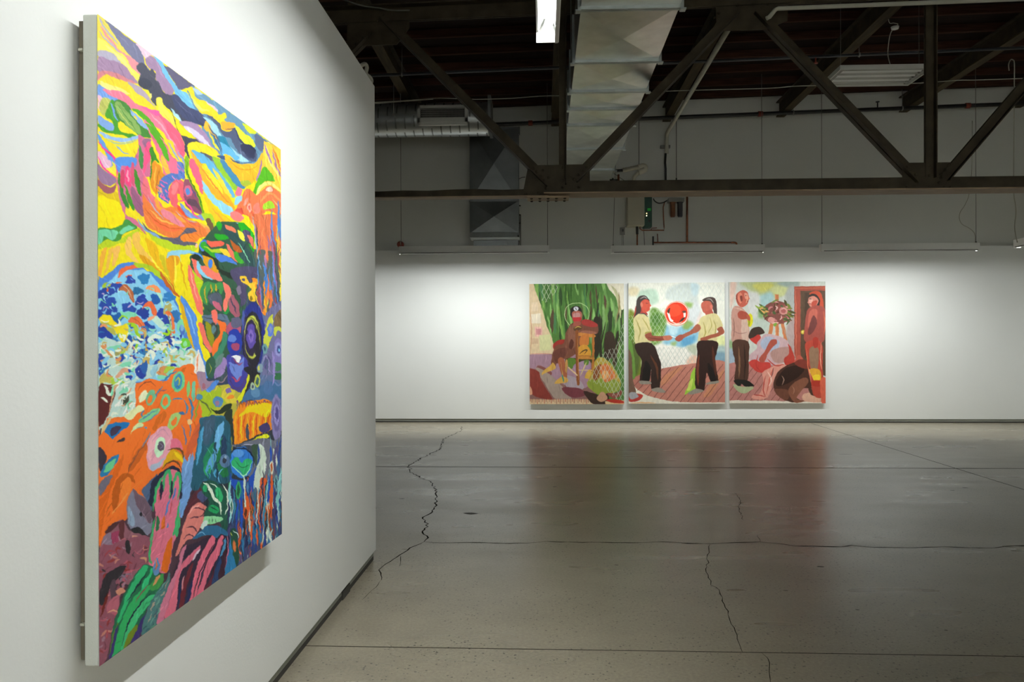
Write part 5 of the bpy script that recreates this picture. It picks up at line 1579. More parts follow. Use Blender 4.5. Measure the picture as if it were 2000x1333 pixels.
ART3 = '''
@ 1220 540 0.2025
Q E2E2D6 20,40 1010,40 1010,1270 20,1270
W C4CCC8 430,110 640,60 710,200 660,330 520,250 400,210
W CCD0D0 560,300 700,250 740,420 640,520
W B4CCB8 150,140 300,130 320,250 200,280 120,210
W D8CCA8 40,110 130,110 120,180 40,180
W B8CCD0 640,70 720,90 700,180 660,180
W DCC8C0 700,420 740,350 720,520 660,600
W 88B8CC 380,470 470,505 560,480 690,500 710,620 560,690 460,660 370,645
W B8D4DC 430,480 520,480 490,570 440,560
W 5C98BC 560,600 680,580 640,660 560,670
W 74802C 30,380 100,350 150,420 200,660 160,830 200,960 120,990 30,1080
W 587C30 30,420 80,420 100,560 60,640 30,600
W 50602C 30,640 110,660 150,820 100,990 30,1060
W 62883A 245,340 300,308 350,350 405,400 385,560 345,640 260,665 240,560
W 48702C 260,400 320,360 350,440 300,480
W 8CAC58 300,560 360,540 340,620 280,640
W 86A45C 585,255 655,262 640,302 600,296
W 86A45C 590,420 662,462 605,515 560,490
W 98B070 450,640 500,630 490,670 455,665
W E8E4DA 285,690 340,660 470,680 560,700 640,680 700,840 360,892 300,780
W E0B8A0 620,790 690,760 690,855 600,855
W B0B8A0 600,680 690,660 690,760 640,740
W D8DCA0 880,560 985,600 985,700 900,690
W A8BCB8 880,680 985,680 985,760 890,760
W 7C9CAC 862,740 985,745 985,835 868,832
D B8C8B0 3 40 0.62 40,380 400,300 400,640 250,670 40,640
D B0B8B0 3 42 0.62 285,680 640,690 680,840 360,885
D C8D0C4 3 42 0.62 330,90 640,70 640,230 360,230
D C8D0C8 3 42 0.62 730,80 985,80 985,250 730,190
P B87868 75,1010 150,950 250,915 360,892 600,852 985,832 985,1212 700,1218 480,1210 360,1190 220,1150 110,1080
P A86A5C 75,1010 150,950 350,900 300,1000 130,1080
P C08060 360,980 500,890 560,880 440,1000 360,1060
P C08060 760,1150 900,950 960,920 840,1140
'''
for k in range(15):
    x = -160 + k*72; ART3 += 'S 5A3430 4 %d,1212 %d,%d\n' % (x + 120, x + 120 + 270, 900 - k*5)
ART3 += '''
Q DCD6C4 20,1090 100,1090 220,1152 360,1192 480,1212 700,1220 1010,1214 1010,1270 20,1270
P 62883A 30,640 75,660 105,960 60,990 30,960
P 6A5040 30,740 66,760 80,1000 110,1110 90,1150 30,1150
P B03C34 45,1160 100,1130 178,1150 140,1198 50,1208
P 9C9CA0 45,1130 100,1120 135,1165 60,1185
T D8A878 12 60,1222 180,1218 300,1224
P 98C040 578,1140 620,1040 645,940 680,885 692,1000 684,1082 622,1122
P C0D060 600,1100 640,1000 660,1000 640,1090
P A03C34 105,290 165,240 180,330 215,350 215,375 140,372 90,410
P 3C3430 112,265 130,202 190,184 226,210 240,240 185,240 165,262 160,300 150,350 100,390 88,405 108,335
T 98908C 10 150,215 190,200 220,215
P C0503C 160,245 205,222 235,235 246,262 256,285 244,300 242,328 215,346 185,350 165,310
E D07860 163,272 12,24
T 6A2C24 6 205,255 230,262
P CCC08C 88,405 130,360 180,358 226,388 242,460 262,540 196,558 208,582 240,622 252,650 110,654 92,520 84,445
P A0944C 200,540 258,535 255,550 200,560
T 98904C 12 110,420 150,520 130,620
T A89C58 10 170,400 220,480 240,530
T 2C3438 8 140,358 190,362 222,392
P 8C4A38 196,562 258,545 272,575 372,580 400,582 400,618 262,626 215,602
P B86C54 372,582 430,570 462,592 440,615 390,620
T 6A3024 8 220,590 300,605 380,608
P 2E1E18 108,652 264,648 332,790 352,882 336,1082 260,1088 256,902 236,1012 148,1008 165,822 115,732
T 5A3420 22 250,760 310,880 320,1000
P 18120E 200,820 250,880 235,1010 170,1000
P 8C8478 142,1008 236,1012 262,1032 240,1040 160,1040
P 8C8478 262,1088 330,1075 392,1108 376,1125 282,1112
E D8503C 504,362 118,118
E F0E0D0 504,362 114,114
E D43418 502,360 108,106
E E84828 480,330 70,60
P F0E8E0 412,360 428,350 446,400 470,435 440,430
P 3C2C24 415,330 440,305 436,340 424,360
P F0E8E0 568,352 588,350 586,392 570,398
P 3C2C24 560,402 584,395 560,430 530,445 545,420
P F0D0C0 440,430 500,455 560,440 500,468
P 5A3A30 560,335 590,335 588,352 564,350
P 4A3A34 748,232 790,206 850,205 885,240 892,362 870,368 852,320 830,250 780,246
T A8A098 8 790,225 830,225 860,260
P B45A48 742,262 775,238 828,248 846,285 840,345 800,372 765,352 752,330 738,300
E C87060 838,298 14,22
P A85040 780,345 840,330 856,372 790,384
P CCC08C 738,402 800,370 882,362 930,430 944,490 888,512 884,632 728,632 708,600 722,500 705,490 700,462 722,440
T A09450 12 760,440 780,540 750,620
T A09450 10 860,430 880,500 870,600
T A89C58 9 820,400 840,480 800,560
P A05A44 700,462 735,500 700,540 640,562 560,602 520,610 500,590 560,562 640,522
P 9C5040 492,590 540,562 572,580 560,612 520,630 490,612
P 98523C 890,510 938,490 960,545 905,582 805,612 780,648 742,632 735,600 780,585 850,562 905,540
P 2E1A14 710,632 888,632 892,722 872,822 902,1010 832,1022 790,932 768,1100 688,1082 684,902 704,752
T 6A3424 26 720,760 705,900 710,1050
T 502818 26 850,680 860,800 880,960
P 18100C 800,840 850,900 880,1010 830,1015
P 8C8478 618,1125 690,1085 765,1102 730,1122 640,1142
P 8C8478 778,1038 830,1018 905,1010 898,1032 812,1046
S F8F8F4 7 455,582 492,592
@ 0 0 1
L 22 120 1228,553 1415,788 14 1.4 80 30 .04
'''
ART4 = '''
@ 1410 540 0.2025
Q C6CAC0 40,30 1030,30 1030,1270 40,1270
W B4BC88 180,60 400,50 660,60 660,120 560,200 400,220 330,180 240,110
W C8C468 300,80 460,60 500,100 380,150
W A4C4C4 340,200 500,150 490,240 420,300 350,300
W C8CC90 480,110 640,100 660,160 520,190
W D8B8A8 80,60 140,60 110,250 80,300
W D0D0CC 250,170 350,160 370,300 300,400 250,300
W 98A8A0 540,60 740,50 720,110 600,100
W 7C9C68 355,330 400,320 400,440 360,440
W A8ACA8 620,160 710,110 715,560 640,500
W B09C98 640,460 715,400 715,800 680,780 620,600
W B8C4B8 300,400 430,420 470,500 400,520 330,480
W 88A474 70,620 110,630 110,700 70,700
W 98A8B8 70,700 120,720 130,830 70,840
Q A04C3C 700,100 1030,98 1030,150 762,150 762,800 700,790
T C87058 10 712,120 716,400 718,780
S C06848 6 715,118 1000,116
Q 574231 760,142 1030,142 1030,980 760,860
Q 483628 800,160 840,160 840,800 800,790
E C8B040 782,540 20,20
E F0E080 780,538 8,8
Q B47870 40,850 130,830 420,820 700,880 1030,1000 1030,1230 40,1218
'''
for k in range(11):
    x = -120 + k*66; ART4 += 'S 6A3C38 4 %d,1212 %d,%d\n' % (x + 60, x + 60 + 250, 850)
ART4 += '''
Q E0D8C8 40,1200 400,1198 640,1205 1030,1216 1030,1270 40,1270
P A4AC84 112,1040 180,1062 300,1068 285,1100 200,1132 130,1090
P B85A48 135,210 150,160 200,130 245,145 262,190 264,215 250,262 225,285 190,300 155,270
P D88068 150,200 180,150 200,200 180,260
P 7A3A30 176,190 198,186 200,228 184,240
P D8907C 215,160 250,165 258,210 230,215
T 4A2820 6 226,186 236,182 246,186
T 5A2820 6 236,240 248,238 256,240
T 6A3028 8 150,170 145,210 160,260
P C87460 258,190 272,214 258,220
T E8A080 10 235,170 250,210 235,255
P B88A7C 92,345 128,285 190,300 242,352 256,402 252,632 104,634 94,482
P C8A898 190,420 250,420 250,620 200,625
T 8C6458 10 110,400 120,500 110,600
T 987068 8 100,520 170,550 240,540
P A04838 158,345 210,330 262,372 272,402 202,414 156,392
T C8A090 12 110,300 160,310 230,340
E D8D020 274,422 27,62
E 8C9018 262,440 10,40
P B05840 240,370 270,380 275,425 250,420
P 4A3024 104,632 252,630 260,802 242,1022 124,1004 132,862
T 7A5840 18 160,680 170,840 165,980
T 2C1C14 14 215,660 225,840 215,1000
P 1C1814 114,1012 150,995 240,1005 305,1048 296,1064 225,1062 190,1035 180,1056 150,1055
Q C4784C 515,175 550,175 552,580 518,580
Q C4784C 470,450 505,450 482,570 446,560
Q C4784C 568,440 598,440 632,620 600,620
S E8A070 4 520,180 522,570
E 7C4840 535,350 140,112
'''
ART4 += scatter(81, [(400,300),(530,230),(680,330),(660,440),(540,470),(420,420)], 60, ['C07878','D89890','5C3428','4A5C34','A85850','E0B0A8','8C4C44','6C8040'], 60, 22, 0, 90, .6)
ART4 += scatter(82, [(360,300),(430,240),(440,320),(380,360)], 10, ['8CA440','D8A060','4A6030'], 80, 18, 20, 40, .4)
ART4 += scatter(83, [(600,240),(690,300),(690,440),(620,460)], 12, ['6C7830','A86840','4A4A28'], 80, 18, 30, 40, .4)
ART4 += '''
E C88880 595,335 42,38
E A85C58 595,335 24,22
T E8C0B8 6 570,320 600,310 625,330
E D09088 480,420 34,28
P 7AA040 500,455 530,450 525,480 505,478
T A09890 8 590,500 660,660 720,810
T 5A4838 7 560,800 640,820 700,800
P 3C2C24 260,562 290,505 345,488 385,500 412,545 375,562 350,572 302,602 268,602
P B83830 268,602 302,590 352,562 376,582 372,640 335,660 290,625
P C4A4A8 340,645 372,600 420,558 500,562 580,590 645,642 668,742 640,810 560,850 440,852 400,800 300,832 262,772 335,700
P A8B0C4 380,620 460,580 560,640 520,720 440,720 380,680
P B08880 480,720 640,680 660,760 600,830 500,820
P B03C30 640,650 690,740 700,840 620,860 600,800 650,740
P A85040 455,640 488,608 528,612 530,650 505,668 450,740 405,832 358,802 418,722
P C04038 262,835 320,800 382,830 460,830 470,880 422,932 342,922 290,880
P D89484 392,932 470,880 560,842 620,870 560,960 500,1010 440,1172 302,1182 298,1150 370,1130 400,1010
T B03830 12 350,760 330,860 380,920
T B03830 10 440,800 520,860 600,850
T B04038 10 420,960 400,1080 420,1160
T C85848 9 500,880 460,1000 430,1140
T B03830 9 310,1145 360,1150 420,1160
T E8C0B0 14 440,920 480,1000 450,1060
T 5A3030 6 500,880 490,940 470,980
P B85848 700,820 740,760 780,790 780,850 700,870
P 4A2C20 498,1040 520,960 562,905 642,852 742,822 832,852 842,960 872,1082 792,1080 702,1150 762,1202 680,1215 600,1190 522,1120
P 2C1810 600,900 720,860 800,900 700,1000 560,1060 520,1020
P 7A3428 700,835 760,800 832,828 830,892 762,882
P 6A4030 505,1090 640,1100 640,1190 560,1170
P 80503C 642,1090 780,980 835,1020 722,1172 802,1202 702,1216
T A08070 10 580,960 600,1000 580,1050
T A87860 8 680,1060 700,1100 690,1140
P D8A890 780,1140 900,1120 960,1170 960,1215 800,1205
P 4A3428 840,1080 960,1140 950,1165 860,1140
P B84A30 850,160 900,145 950,160 975,220 980,320 940,300 946,230 905,180 850,180
P 2C2420 836,195 870,170 920,190 945,240 935,290 905,285 925,235 890,200
P C88070 834,215 872,192 915,212 932,245 900,298 858,298 834,262
P E0A898 840,225 870,215 880,260 850,270
T 3A2420 6 842,222 856,218 868,222
T 7A3028 6 838,272 850,268 862,272
P D08878 836,235 826,256 838,260
P B04838 870,250 920,240 900,295 870,298
P 9A4A40 800,482 820,345 872,292 962,290 1004,362 994,562 962,642 804,632
P B86050 850,340 920,330 900,480 830,500
P 6A3834 880,380 920,460 860,560 830,540
T D87850 8 980,340 996,440 985,560
P B04434 812,640 962,640 972,902 992,1152 882,1142 852,902 815,780
P 8C6C54 846,702 932,702 922,902 862,902
P A03428 880,600 930,600 925,680 890,690
P D8A030 846,902 942,902 952,1002 892,1002
P E8C830 880,960 940,950 940,1002 890,1005
P A83424 870,1010 960,1010 970,1060 880,1060
P D06048 950,1000 1015,1000 1015,1225 960,1215
T E8C0A0 6 960,640 950,800 965,900
T E07050 10 815,700 830,860 860,1020
@ 0 0 1
L 23 130 1424,552 1612,788 14 1.4 80 30 .05
'''
# ---------------------------------------------------------------- the near painting on the partition

xf, xb = -1.105, -1.143
ya, yb_ = P(192, 665, x=xf).y, P(549.5, 668, x=xf).y
z1 = (P(192, 28, x=xf).z + P(549.5, 293.5, x=xf).z)/2; z0 = (P(192, 1303, x=xf).z + P(549.5, 1045, x=xf).z)/2
p1 = thing('painting', (xb, (ya+yb_)/2, z0), 'large vivid multicoloured abstract painting hung close by on the white partition', 'painting')
canvas_mesh('painted_face', Vector((xf, ya, z0)), Vector((0, yb_-ya, 0)), Vector((0, 0, z1-z0)), [(192,28),(549.5,293.5),(549.5,1045),(192,1303)], 430, 1080, ART1, PAL, 'yel', 1.08, p1, M_ACR, 1.3, 0.05)
b = MB(); e = 0.0012
b.box((xb, ya, z0), (xf-e, yb_, z1)); b.build('canvas_edge', [M_CANVAS], p1, bevel=0.004)
b = MB(); b.box((xb-.016, ya+.012, z0+.012), (xb, yb_-.012, z1-.012)); b.build('stretcher', [M_WOOD], p1)
for zz in (z1-.09, z0+.10):
    b = MB(); b.box((xb-.012, ya+.001, zz), (xb-.001, ya+.012, zz+.006)); b.build('staple', [M_CABLE], p1)
b = MB(); b.box((XW+.001, ya+.4, z1-.25), (xb-.017, yb_-.4, z1-.17)); b.build('hanging_cleat', [M_WOOD], p1)
# ---------------------------------------------------------------- three paintings on the back wall
yf = YB - 0.062
for (cn, art, base, lab) in (
    ([(1034,554.5),(1218.5,554.5),(1219,790),(1034.5,790)], ART2, 'grn', 'tall painting of a seated figure before a green curtain, left of three'),
    ([(1227,552.5),(1415.5,552.5),(1416,789),(1228,789)], ART3, 'sky', 'tall painting of two standing figures under a red disc, middle of three'),
    ([(1424,550.5),(1612,551),(1612.5,788),(1424.5,788.5)], ART4, 'sky', 'tall painting of mourners beside a flower wreath and a door, right of three')):
    tl, tr_, br, bl = [P(u, v, y=yf) for u, v in cn]
    xa = (tl.x+bl.x)/2; xc = (tr_.x+br.x)/2; za = (bl.z+br.z)/2; zc_ = (tl.z+tr_.z)/2
    pp = thing('painting', ((xa+xc)/2, YB-.04, za), lab, 'painting', 'three tall paintings on the back wall')
    canvas_mesh('painted_face', Vector((xa, yf, za)), Vector((xc-xa, 0, 0)), Vector((0, 0, zc_-za)), cn, 330, 420, art, PAL, base, 0.86 if base == 'grn' else 1.0, pp, M_OIL, 0.55, 0.07)
    b = MB(); b.box((xa, yf+.0012, za), (xc, YB-.022, zc_)); b.build('canvas_edge', [M_CANVAS], pp)
    b = MB(); b.box((xa+.02, YB-.022, za+.02), (xc-.02, YB-.001, zc_-.02)); b.build('stretcher', [M_WOOD], pp)
# ================================================================ SERVICES ON AND UNDER THE ROOF
def pipe(name, pts, r, m, label, cat, group=None, n=10, smooth=0):
    b = MB(); b.tube(smooth_path(pts, smooth) if smooth else pts, r, n)
    return tag(b.build(name, [m]), label, cat, group)
# sprinkler mains along x, following the roof
def main_line(y, u, v, r):
    z0 = P(u, v, y=y); f = lambda x: z0.z + 0.0255 * (x - z0.x)
    return f
f1 = main_line(14.45, 1000, 242, 0)
sp = thing('sprinkler_main', (0, 14.45, f1(0)), 'thick black sprinkler pipe running high along the back wall', 'pipe')
b = MB(); b.tube([(XL, 14.45, f1(XL)), (XR, 14.45, f1(XR))], 0.036, 12); b.build('pipe', [M_BLACK], sp)
for u in (1036, 1485, 1890):
    x = P(u, 225, y=14.45).x
    b = MB(); b.tube([(x-.04, 14.45, f1(x)), (x+.04, 14.45, f1(x))], 0.05, 12); b.build('coupling', [M_RED], sp)
x = P(1714, 208, y=14.45).x
b = MB(); b.tube([(x, 14.45, f1(x)+.03), (x, 14.45, f1(x)+.13)], 0.012, 8); b.tube([(x, 14.45, f1(x)+.13), (x, 14.45, f1(x)+.14)], 0.035, 10); b.build('sprinkler_head', [M_BLACK], sp)
for u in (1549, 1110, 1762):
    x = P(u, 218, y=14.45).x
    b = MB(); b.tube([(x, 14.45, f1(x)-.05), (x, 14.45, zr(x)-.001)], 0.006, 6); b.tube([(x-.012, 14.45, f1(x)), (x+.012, 14.45, f1(x))], 0.043, 12); b.build('hanger', [M_SOCK], sp)
f2 = main_line(11.45, 1070, 133, 0)
s2 = thing('sprinkler_line', (0, 11.45, f2(0)), 'thin dark sprinkler pipe running under the roof beams behind the truss', 'pipe')
b = MB(); b.tube([(XL, 11.45, f2(XL)), (XR, 11.45, f2(XR))], 0.022, 10); b.build('pipe', [mat('blue_black_pipe', (0.035,0.038,0.045), 0.35)], s2)
for u in (785, 1678):
    x = P(u, 120, y=11.45).x
    b = MB(); b.tube([(x, 11.45, f2(x)-.04), (x, 11.45, zr(x)-.001)], 0.005, 6); b.tube([(x-.012, 11.45, f2(x)), (x+.012, 11.45, f2(x))], 0.03, 12); b.build('hanger', [M_SOCK], s2)
x = P(1593, 106, y=11.45).x
b = MB(); b.tube([(x, 11.45, f2(x)), (x, 11.45, f2(x)-.09)], 0.011, 8); b.tube([(x, 11.45, f2(x)-.09), (x, 11.45, f2(x)-.10)], 0.03, 10); b.build('sprinkler_head', [M_RED], s2)
# conduit clipped below the third roof beam, turning down the wall
c0 = P(1302, 262, y=14.80)
pipe('conduit', [(c0.x, 9.35, c0.z), (c0.x, 14.74, c0.z), (c0.x, 14.80, c0.z-.05), (c0.x, 14.80, P(1302,300,y=14.8).z)], 0.036, M_CABLE, 'pale round conduit under a roof beam turning down the wall', 'pipe')
b = MB(); a_ = P(1290, 284, y=14.86); d_ = P(1309, 289, y=14.86); b.box((a_.x, 14.84, d_.z), (d_.x, YB+.101, a_.z))
tag(b.build('pipe_bracket', [M_SOCK]), 'small grey bracket holding the pale conduit to the wall', 'bracket')
pipe('black_riser', [P(1300,300,y=14.80), P(1299,318,y=14.80), P(1300,330,y=14.8), P(1300,356,y=14.80)], 0.022, M_BLACK, 'black pipe dropping from the pale conduit to the copper pipe', 'pipe')
cp = pipe('copper_pipe', [P(1222,360,y=14.74), P(1226,357.5,y=14.74), P(1365,356.5,y=14.74), Vector((P(1366,357,y=14.74).x, YB+.11, P(1366,357,y=14.74).z))], 0.024, M_COPPER, 'horizontal copper pipe just above the truss bottom chord', 'pipe')
pipe('hanging_rod', [P(1321,232,y=14.74), P(1321,353,y=14.74)], 0.007, M_WIRE, 'thin rod holding the upper copper pipe, right of the black riser', 'rod')
b = MB(); b.tube([P(1321,348,y=14.74), P(1321,355,y=14.74)], 0.014, 8); tag(b.build('rod_clamp', [M_BLACK]), 'small black clamp where the rod meets the copper pipe', 'clamp')
pipe('hanging_rod', [P(1248,236,y=14.6), P(1248,323,y=14.6)], 0.007, M_WIRE, 'thin rod holding the cream elbow pipe beside the big duct', 'rod')
pv = thing('drain_pipe', P(1238,358,y=14.6), 'cream plastic elbow pipe at the far end of the big duct', 'pipe')
b = MB(); b.tube([P(1216,333,y=14.6), P(1250,326,y=14.6)], 0.042, 12); b.build('straight_pipe', [M_CREAM], pv)
b = MB(); b.tube(smooth_path([P(1247,327,y=14.6), P(1257,325,y=14.6), P(1260,330,y=14.6), P(1254,334,y=14.6), P(1247,337,y=14.6)], 4), 0.055, 12); b.build('elbow', [M_CREAM], pv)
b = MB(); b.tube(smooth_path([P(1247,337,y=14.62), P(1239,346,y=14.62), P(1238,352,y=14.62), P(1238,362,y=14.62), P(1238,366,y=14.63), P(1238,368,y=14.70), Vector((P(1238,362,y=14.62).x, YB+.098, P(1238,368,y=14.62).z))], 4), 0.034, 12); b.build('down_pipe', [M_CREAM], pv)
b = MB(); b.tube([P(1200,334,y=14.6), P(1217,333,y=14.6)], 0.026, 10); b.build('coupling', [M_BLACK], pv)
b = MB(); b.tube([P(1152,335,y=14.6), P(1200,334,y=14.6)], 0.03, 10); b.build('straight_pipe', [M_CREAM], pv)
pipe('copper_stub', [P(1208,341,y=14.7), P(1208,372,y=14.7), Vector((P(1208,372,y=14.7).x, YB+.11, P(1208,374,y=14.7).z))], 0.02, M_COPPER, 'short upright copper pipe between the big duct and the copper pipe', 'pipe')
b = MB(); b.tube([P(1191,352,y=14.7), P(1207,352,y=14.7)], 0.018, 8); b.tube([P(1197,348,y=14.68), P(1197,356,y=14.68)], 0.014, 8)
tag(b.build('valve', [M_BLACK]), 'small black valve beside the short copper pipe', 'valve')
pipe('brace_wire', [P(1199,339,y=14.8), P(1228,359,y=14.8)], 0.005, M_WIRE, 'thin slanting brace wire left of the cream elbow', 'wire')

# boiler and its pipes
B0 = P(1226, 376, y=14.62); B1 = P(1259, 440, y=14.62)
bo = thing('wall_heater', ((B0.x+B1.x)/2, 14.75, B1.z), 'cream wall heater box with an open green control board', 'heater')
b = MB(); b.box((B0.x, 14.62, B1.z), (B1.x, YB+.101, B0.z)); o_ = b.build('casing', [mat('cream_enamel', (0.50,0.47,0.36), 0.5, var=0.03)], bo, bevel=0.008)
G0 = P(1260, 378, y=14.66); G1 = P(1273.5, 443, y=14.66)
b = MB(); b.box((B1.x+.002, 14.66, G1.z), (G1.x, YB+.10, G0.z)); b.build('control_board', [M_GREEN], bo)
for (u, v, nm, c, es) in ((1263, 417, 'light', (1.0,0.55,0.2), 5.0), (1263, 421.5, 'light', (1.0,0.8,0.45), 6.0)):
    b = MB(); b.dome(P(u, v, y=14.655), 0.009, Vector((0,-1,0))); b.build('indicator_' + nm, [mat('indicator_glow', c, emit=c, es=es)], bo)
b = MB(); a_ = P(1264.5, 407, y=14.655); d_ = P(1271, 412, y=14.655); b.box((a_.x,14.648,d_.z),(d_.x,14.66,a_.z)); b.build('display', [mat('green_display', (0.01,0.3,0.03), emit=(0.02,0.5,0.05), es=0.12)], bo)
b = MB(); a_ = P(1266, 430, y=14.655); d_ = P(1270, 434, y=14.655); b.box((a_.x,14.645,d_.z),(d_.x,14.66,a_.z)); b.build('knob', [M_BLACK], bo)
pipe('insulated_pipe', [P(1244,440,y=14.8), P(1244.5,458,y=14.8)], 0.024, M_BLACK, 'short thick black pipe below the cream heater', 'pipe')
pipe('copper_pipe', [P(1244.5,458,y=14.8), P(1244.5,484,y=14.8)], 0.014, M_COPPER, 'copper pipe dropping below the heater behind the lamp', 'pipe')
pipe('thin_cable', [P(1257,440,y=14.85), P(1258,460,y=14.86), P(1259,484,y=14.86)], 0.005, M_BLACK, 'thin black cable below the green control board', 'cable')
pipe('copper_pipe', [P(1250,440,y=14.82), P(1250,447,y=14.82), P(1254,450,y=14.82), P(1297,450,y=14.82), P(1297,443,y=14.82), P(1296,425,y=14.82), P(1295.5,405,y=14.82), P(1298,395,y=14.82), P(1303,392,y=14.82)], 0.0105, M_COPPER, 'thin copper pipe looping from the heater up to the filters', 'pipe')
va = thing('shutoff_valve', P(1273,450,y=14.80), 'small red valve handle on the copper loop under the heater', 'valve')
b = MB(); b.tube([P(1272,449,y=14.80), P(1273,446,y=14.79), P(1283,445,y=14.79)], 0.007, 8); b.build('handle', [M_RED], va)
pipe('thin_cable', [P(1276,388,y=14.8), P(1279,393,y=14.8), P(1286,397,y=14.8), P(1295,396,y=14.8), P(1299,394,y=14.8), P(1303,392,y=14.8)], 0.011, M_BLACK, 'black hose curving from the heater to the filters', 'hose', smooth=5)
fi = thing('water_filter', P(1322,425,y=14.8), 'pair of water filter housings, one amber and one dark blue', 'filter')
b = MB(); a_ = P(1306,387,y=14.74); d_ = P(1337,394,y=14.74); b.box((a_.x,14.74,d_.z),(d_.x,YB+.101,a_.z)); b.build('bracket', [M_SOCK], fi)
for (ua, ub, mm) in ((1308.5,1319.5,M_FILT1),(1322.5,1334,M_FILT2)):
    x = (P(ua,410,y=14.8).x + P(ub,410,y=14.8).x)/2; r = (P(ub,410,y=14.8).x - P(ua,410,y=14.8).x)/2
    za, zc_ = P(1315,394,y=14.8).z, P(1315,424.5,y=14.8).z
    b = MB(); b.tube([(x,14.8,za),(x,14.8,za-.03),(x,14.8,za-.032),(x,14.8,zc_+.02),(x,14.8,zc_)], [r*1.08,r*1.08,r*.9,r*.9,r*.7], 16); b.build('filter_housing', [mm], fi)
cu = thing('copper_manifold', P(1342,474,y=14.84), 'long copper pipe run below the filters with an upright branch', 'pipe')
b = MB(); b.tube([P(1275,474,y=14.84), P(1432,474,y=14.84)], 0.014, 10); b.build('pipe', [M_COPPER], cu)
b = MB(); b.tube(smooth_path([P(1428,474,y=14.84), P(1435,474,y=14.84), P(1438.5,476,y=14.84), P(1438.5,481,y=14.84)],4), 0.018, 10); b.build('elbow', [M_COPPER], cu)
b = MB(); b.tube([P(1342,362,y=14.84), P(1342,473,y=14.84)], 0.019, 10); b.build('pipe', [M_COPPER], cu)
b = MB(); b.tube([P(1275.5,462,y=14.84), P(1275.5,480,y=14.84)], 0.015, 10); b.build('pipe', [M_BLACK], cu)
b = MB(); b.tube([P(1284,457,y=14.84), P(1285,473,y=14.84)], 0.009, 8); b.build('pipe', [M_COPPER], cu)
so = thing('switch_box', P(1216,459,y=14.86), 'small grey electrical switch box on the wall left of the heater', 'switch')
b = MB(); a_ = P(1211,444.5,y=14.87); d_ = P(1221,458.5,y=14.87); b.box((a_.x,14.87,d_.z),(d_.x,YB+.101,a_.z)); b.build('cover', [M_SOCK], so, bevel=0.004)
b = MB(); a_ = P(1215,448,y=14.865); d_ = P(1218,453,y=14.865); b.box((a_.x,14.85,d_.z),(d_.x,14.87,a_.z)); b.build('switch', [M_BLACK], so)
for u in (1215, 1217.8):
    b = MB(); b.tube([P(u,458,y=14.9), P(u,484,y=14.9)], 0.005, 8); b.build('conduit', [M_SOCK], so)
pipe('thin_cable', [P(1223.5,380,y=14.9), P(1223.5,443,y=14.9), P(1218,445,y=14.9)], 0.004, M_SOCK, 'thin grey cable running down to the switch box', 'cable')
# dark pipes beside the flat wall duct
bd = thing('pipe_bundle', P(1014,480,y=14.8), 'bundle of dark pipes running down beside the flat wall duct', 'pipe')
b = MB(); b.tube([P(1010.5,262,y=14.8), P(1010.5,355,y=14.8), P(1012.5,372,y=14.8), P(1012,395,y=14.8)], 0.008, 8); b.build('pipe', [M_BLACK], bd)
b = MB(); b.tube([P(1011.5,395,y=14.8), P(1012.5,418,y=14.8), P(1013,445,y=14.8), P(1012,482,y=14.8)], 0.018, 8); b.build('pipe', [M_BLACK], bd)
b = MB(); b.tube([P(1016.5,420,y=14.82), P(1016.5,482,y=14.82)], 0.012, 8); b.build('pipe', [M_SOCK], bd)
for v in (402, 420, 436): 
    b = MB(); b.tube([P(1009,v,y=14.79), P(1017,v,y=14.79)], 0.013, 8); b.build('clamp', [M_BLACK], bd)
pipe('thin_cable', [P(1013,350,y=14.7), P(1019,347,y=14.7), P(1026,346,y=14.7)], 0.006, M_BLACK, 'short black cable from the pipe bundle towards the truss joint', 'cable')
# fire bell
be = thing('fire_bell', P(781,477,y=14.85), 'small red fire bell above the left end of the left lamp', 'bell')
b = MB(); c_ = P(781.5,477.5,y=14.86); b.tube([(c_.x,14.84,c_.z),(c_.x,14.87,c_.z),(c_.x,YB+.101,c_.z)], [.035,.065,.068], 16); b.build('gong', [M_RED], be)
b = MB(); b.tube([P(781,470,y=14.83), P(784,483,y=14.83)], 0.006, 6); b.build('striker', [M_CABLE], be)

# unlit ceiling light
q = {k: P(u, v, z=5.07) for k, (u, v) in dict(a=(1641,134), b=(1825,129), c=(1798,160.5), d=(1621,168)).items()}
x0_, x1_ = q['a'].x, q['b'].x; y0_, y1_ = q['a'].y, q['d'].y
tr = thing('ceiling_light', ((x0_+x1_)/2, (y0_+y1_)/2, 5.07), 'unlit white four-tube ceiling light hanging right of the big duct', 'light')
b = MB(); b.box((x0_,y0_,5.10),(x1_,y1_,5.115)); 
for (aa, bb) in (((x0_,y0_),(x1_,y0_+.012)), ((x0_,y1_-.012),(x1_,y1_)), ((x0_,y0_+.012),(x0_+.012,y1_-.012)), ((x1_-.012,y0_+.012),(x1_,y1_-.012))):
    b.box((*aa,5.055),(*bb,5.10))
b.build('housing', [M_WHITEP], tr)
W_ = y1_ - y0_
for k in range(3):
    yy = y0_ + W_*(k+1)/4; b = MB()
    b.add([(x0_+.03,yy-.05,5.098),(x1_-.03,yy-.05,5.098),(x1_-.03,yy,5.07),(x0_+.03,yy,5.07),(x0_+.03,yy+.05,5.098),(x1_-.03,yy+.05,5.098)], [(0,1,2,3),(3,2,5,4)])
    b.build('reflector', [M_REFL], tr)
M_OFF = mat('unlit_tube', (0.5,0.5,0.47), 0.3, var=0.02)
for k in range(4):
    yy = y0_ + W_*(k+.5)/4; b = MB(); b.tube([(x0_+.05,yy,5.078),(x1_-.05,yy,5.078)], .013, 10); b.build('lamp_tube', [M_OFF], tr)
for x in (x0_+.02, x1_-.07):
    b = MB(); b.box((x,y0_+.02,5.068),(x+.05,y1_-.02,5.098)); b.build('socket_bar', [M_SOCK], tr)
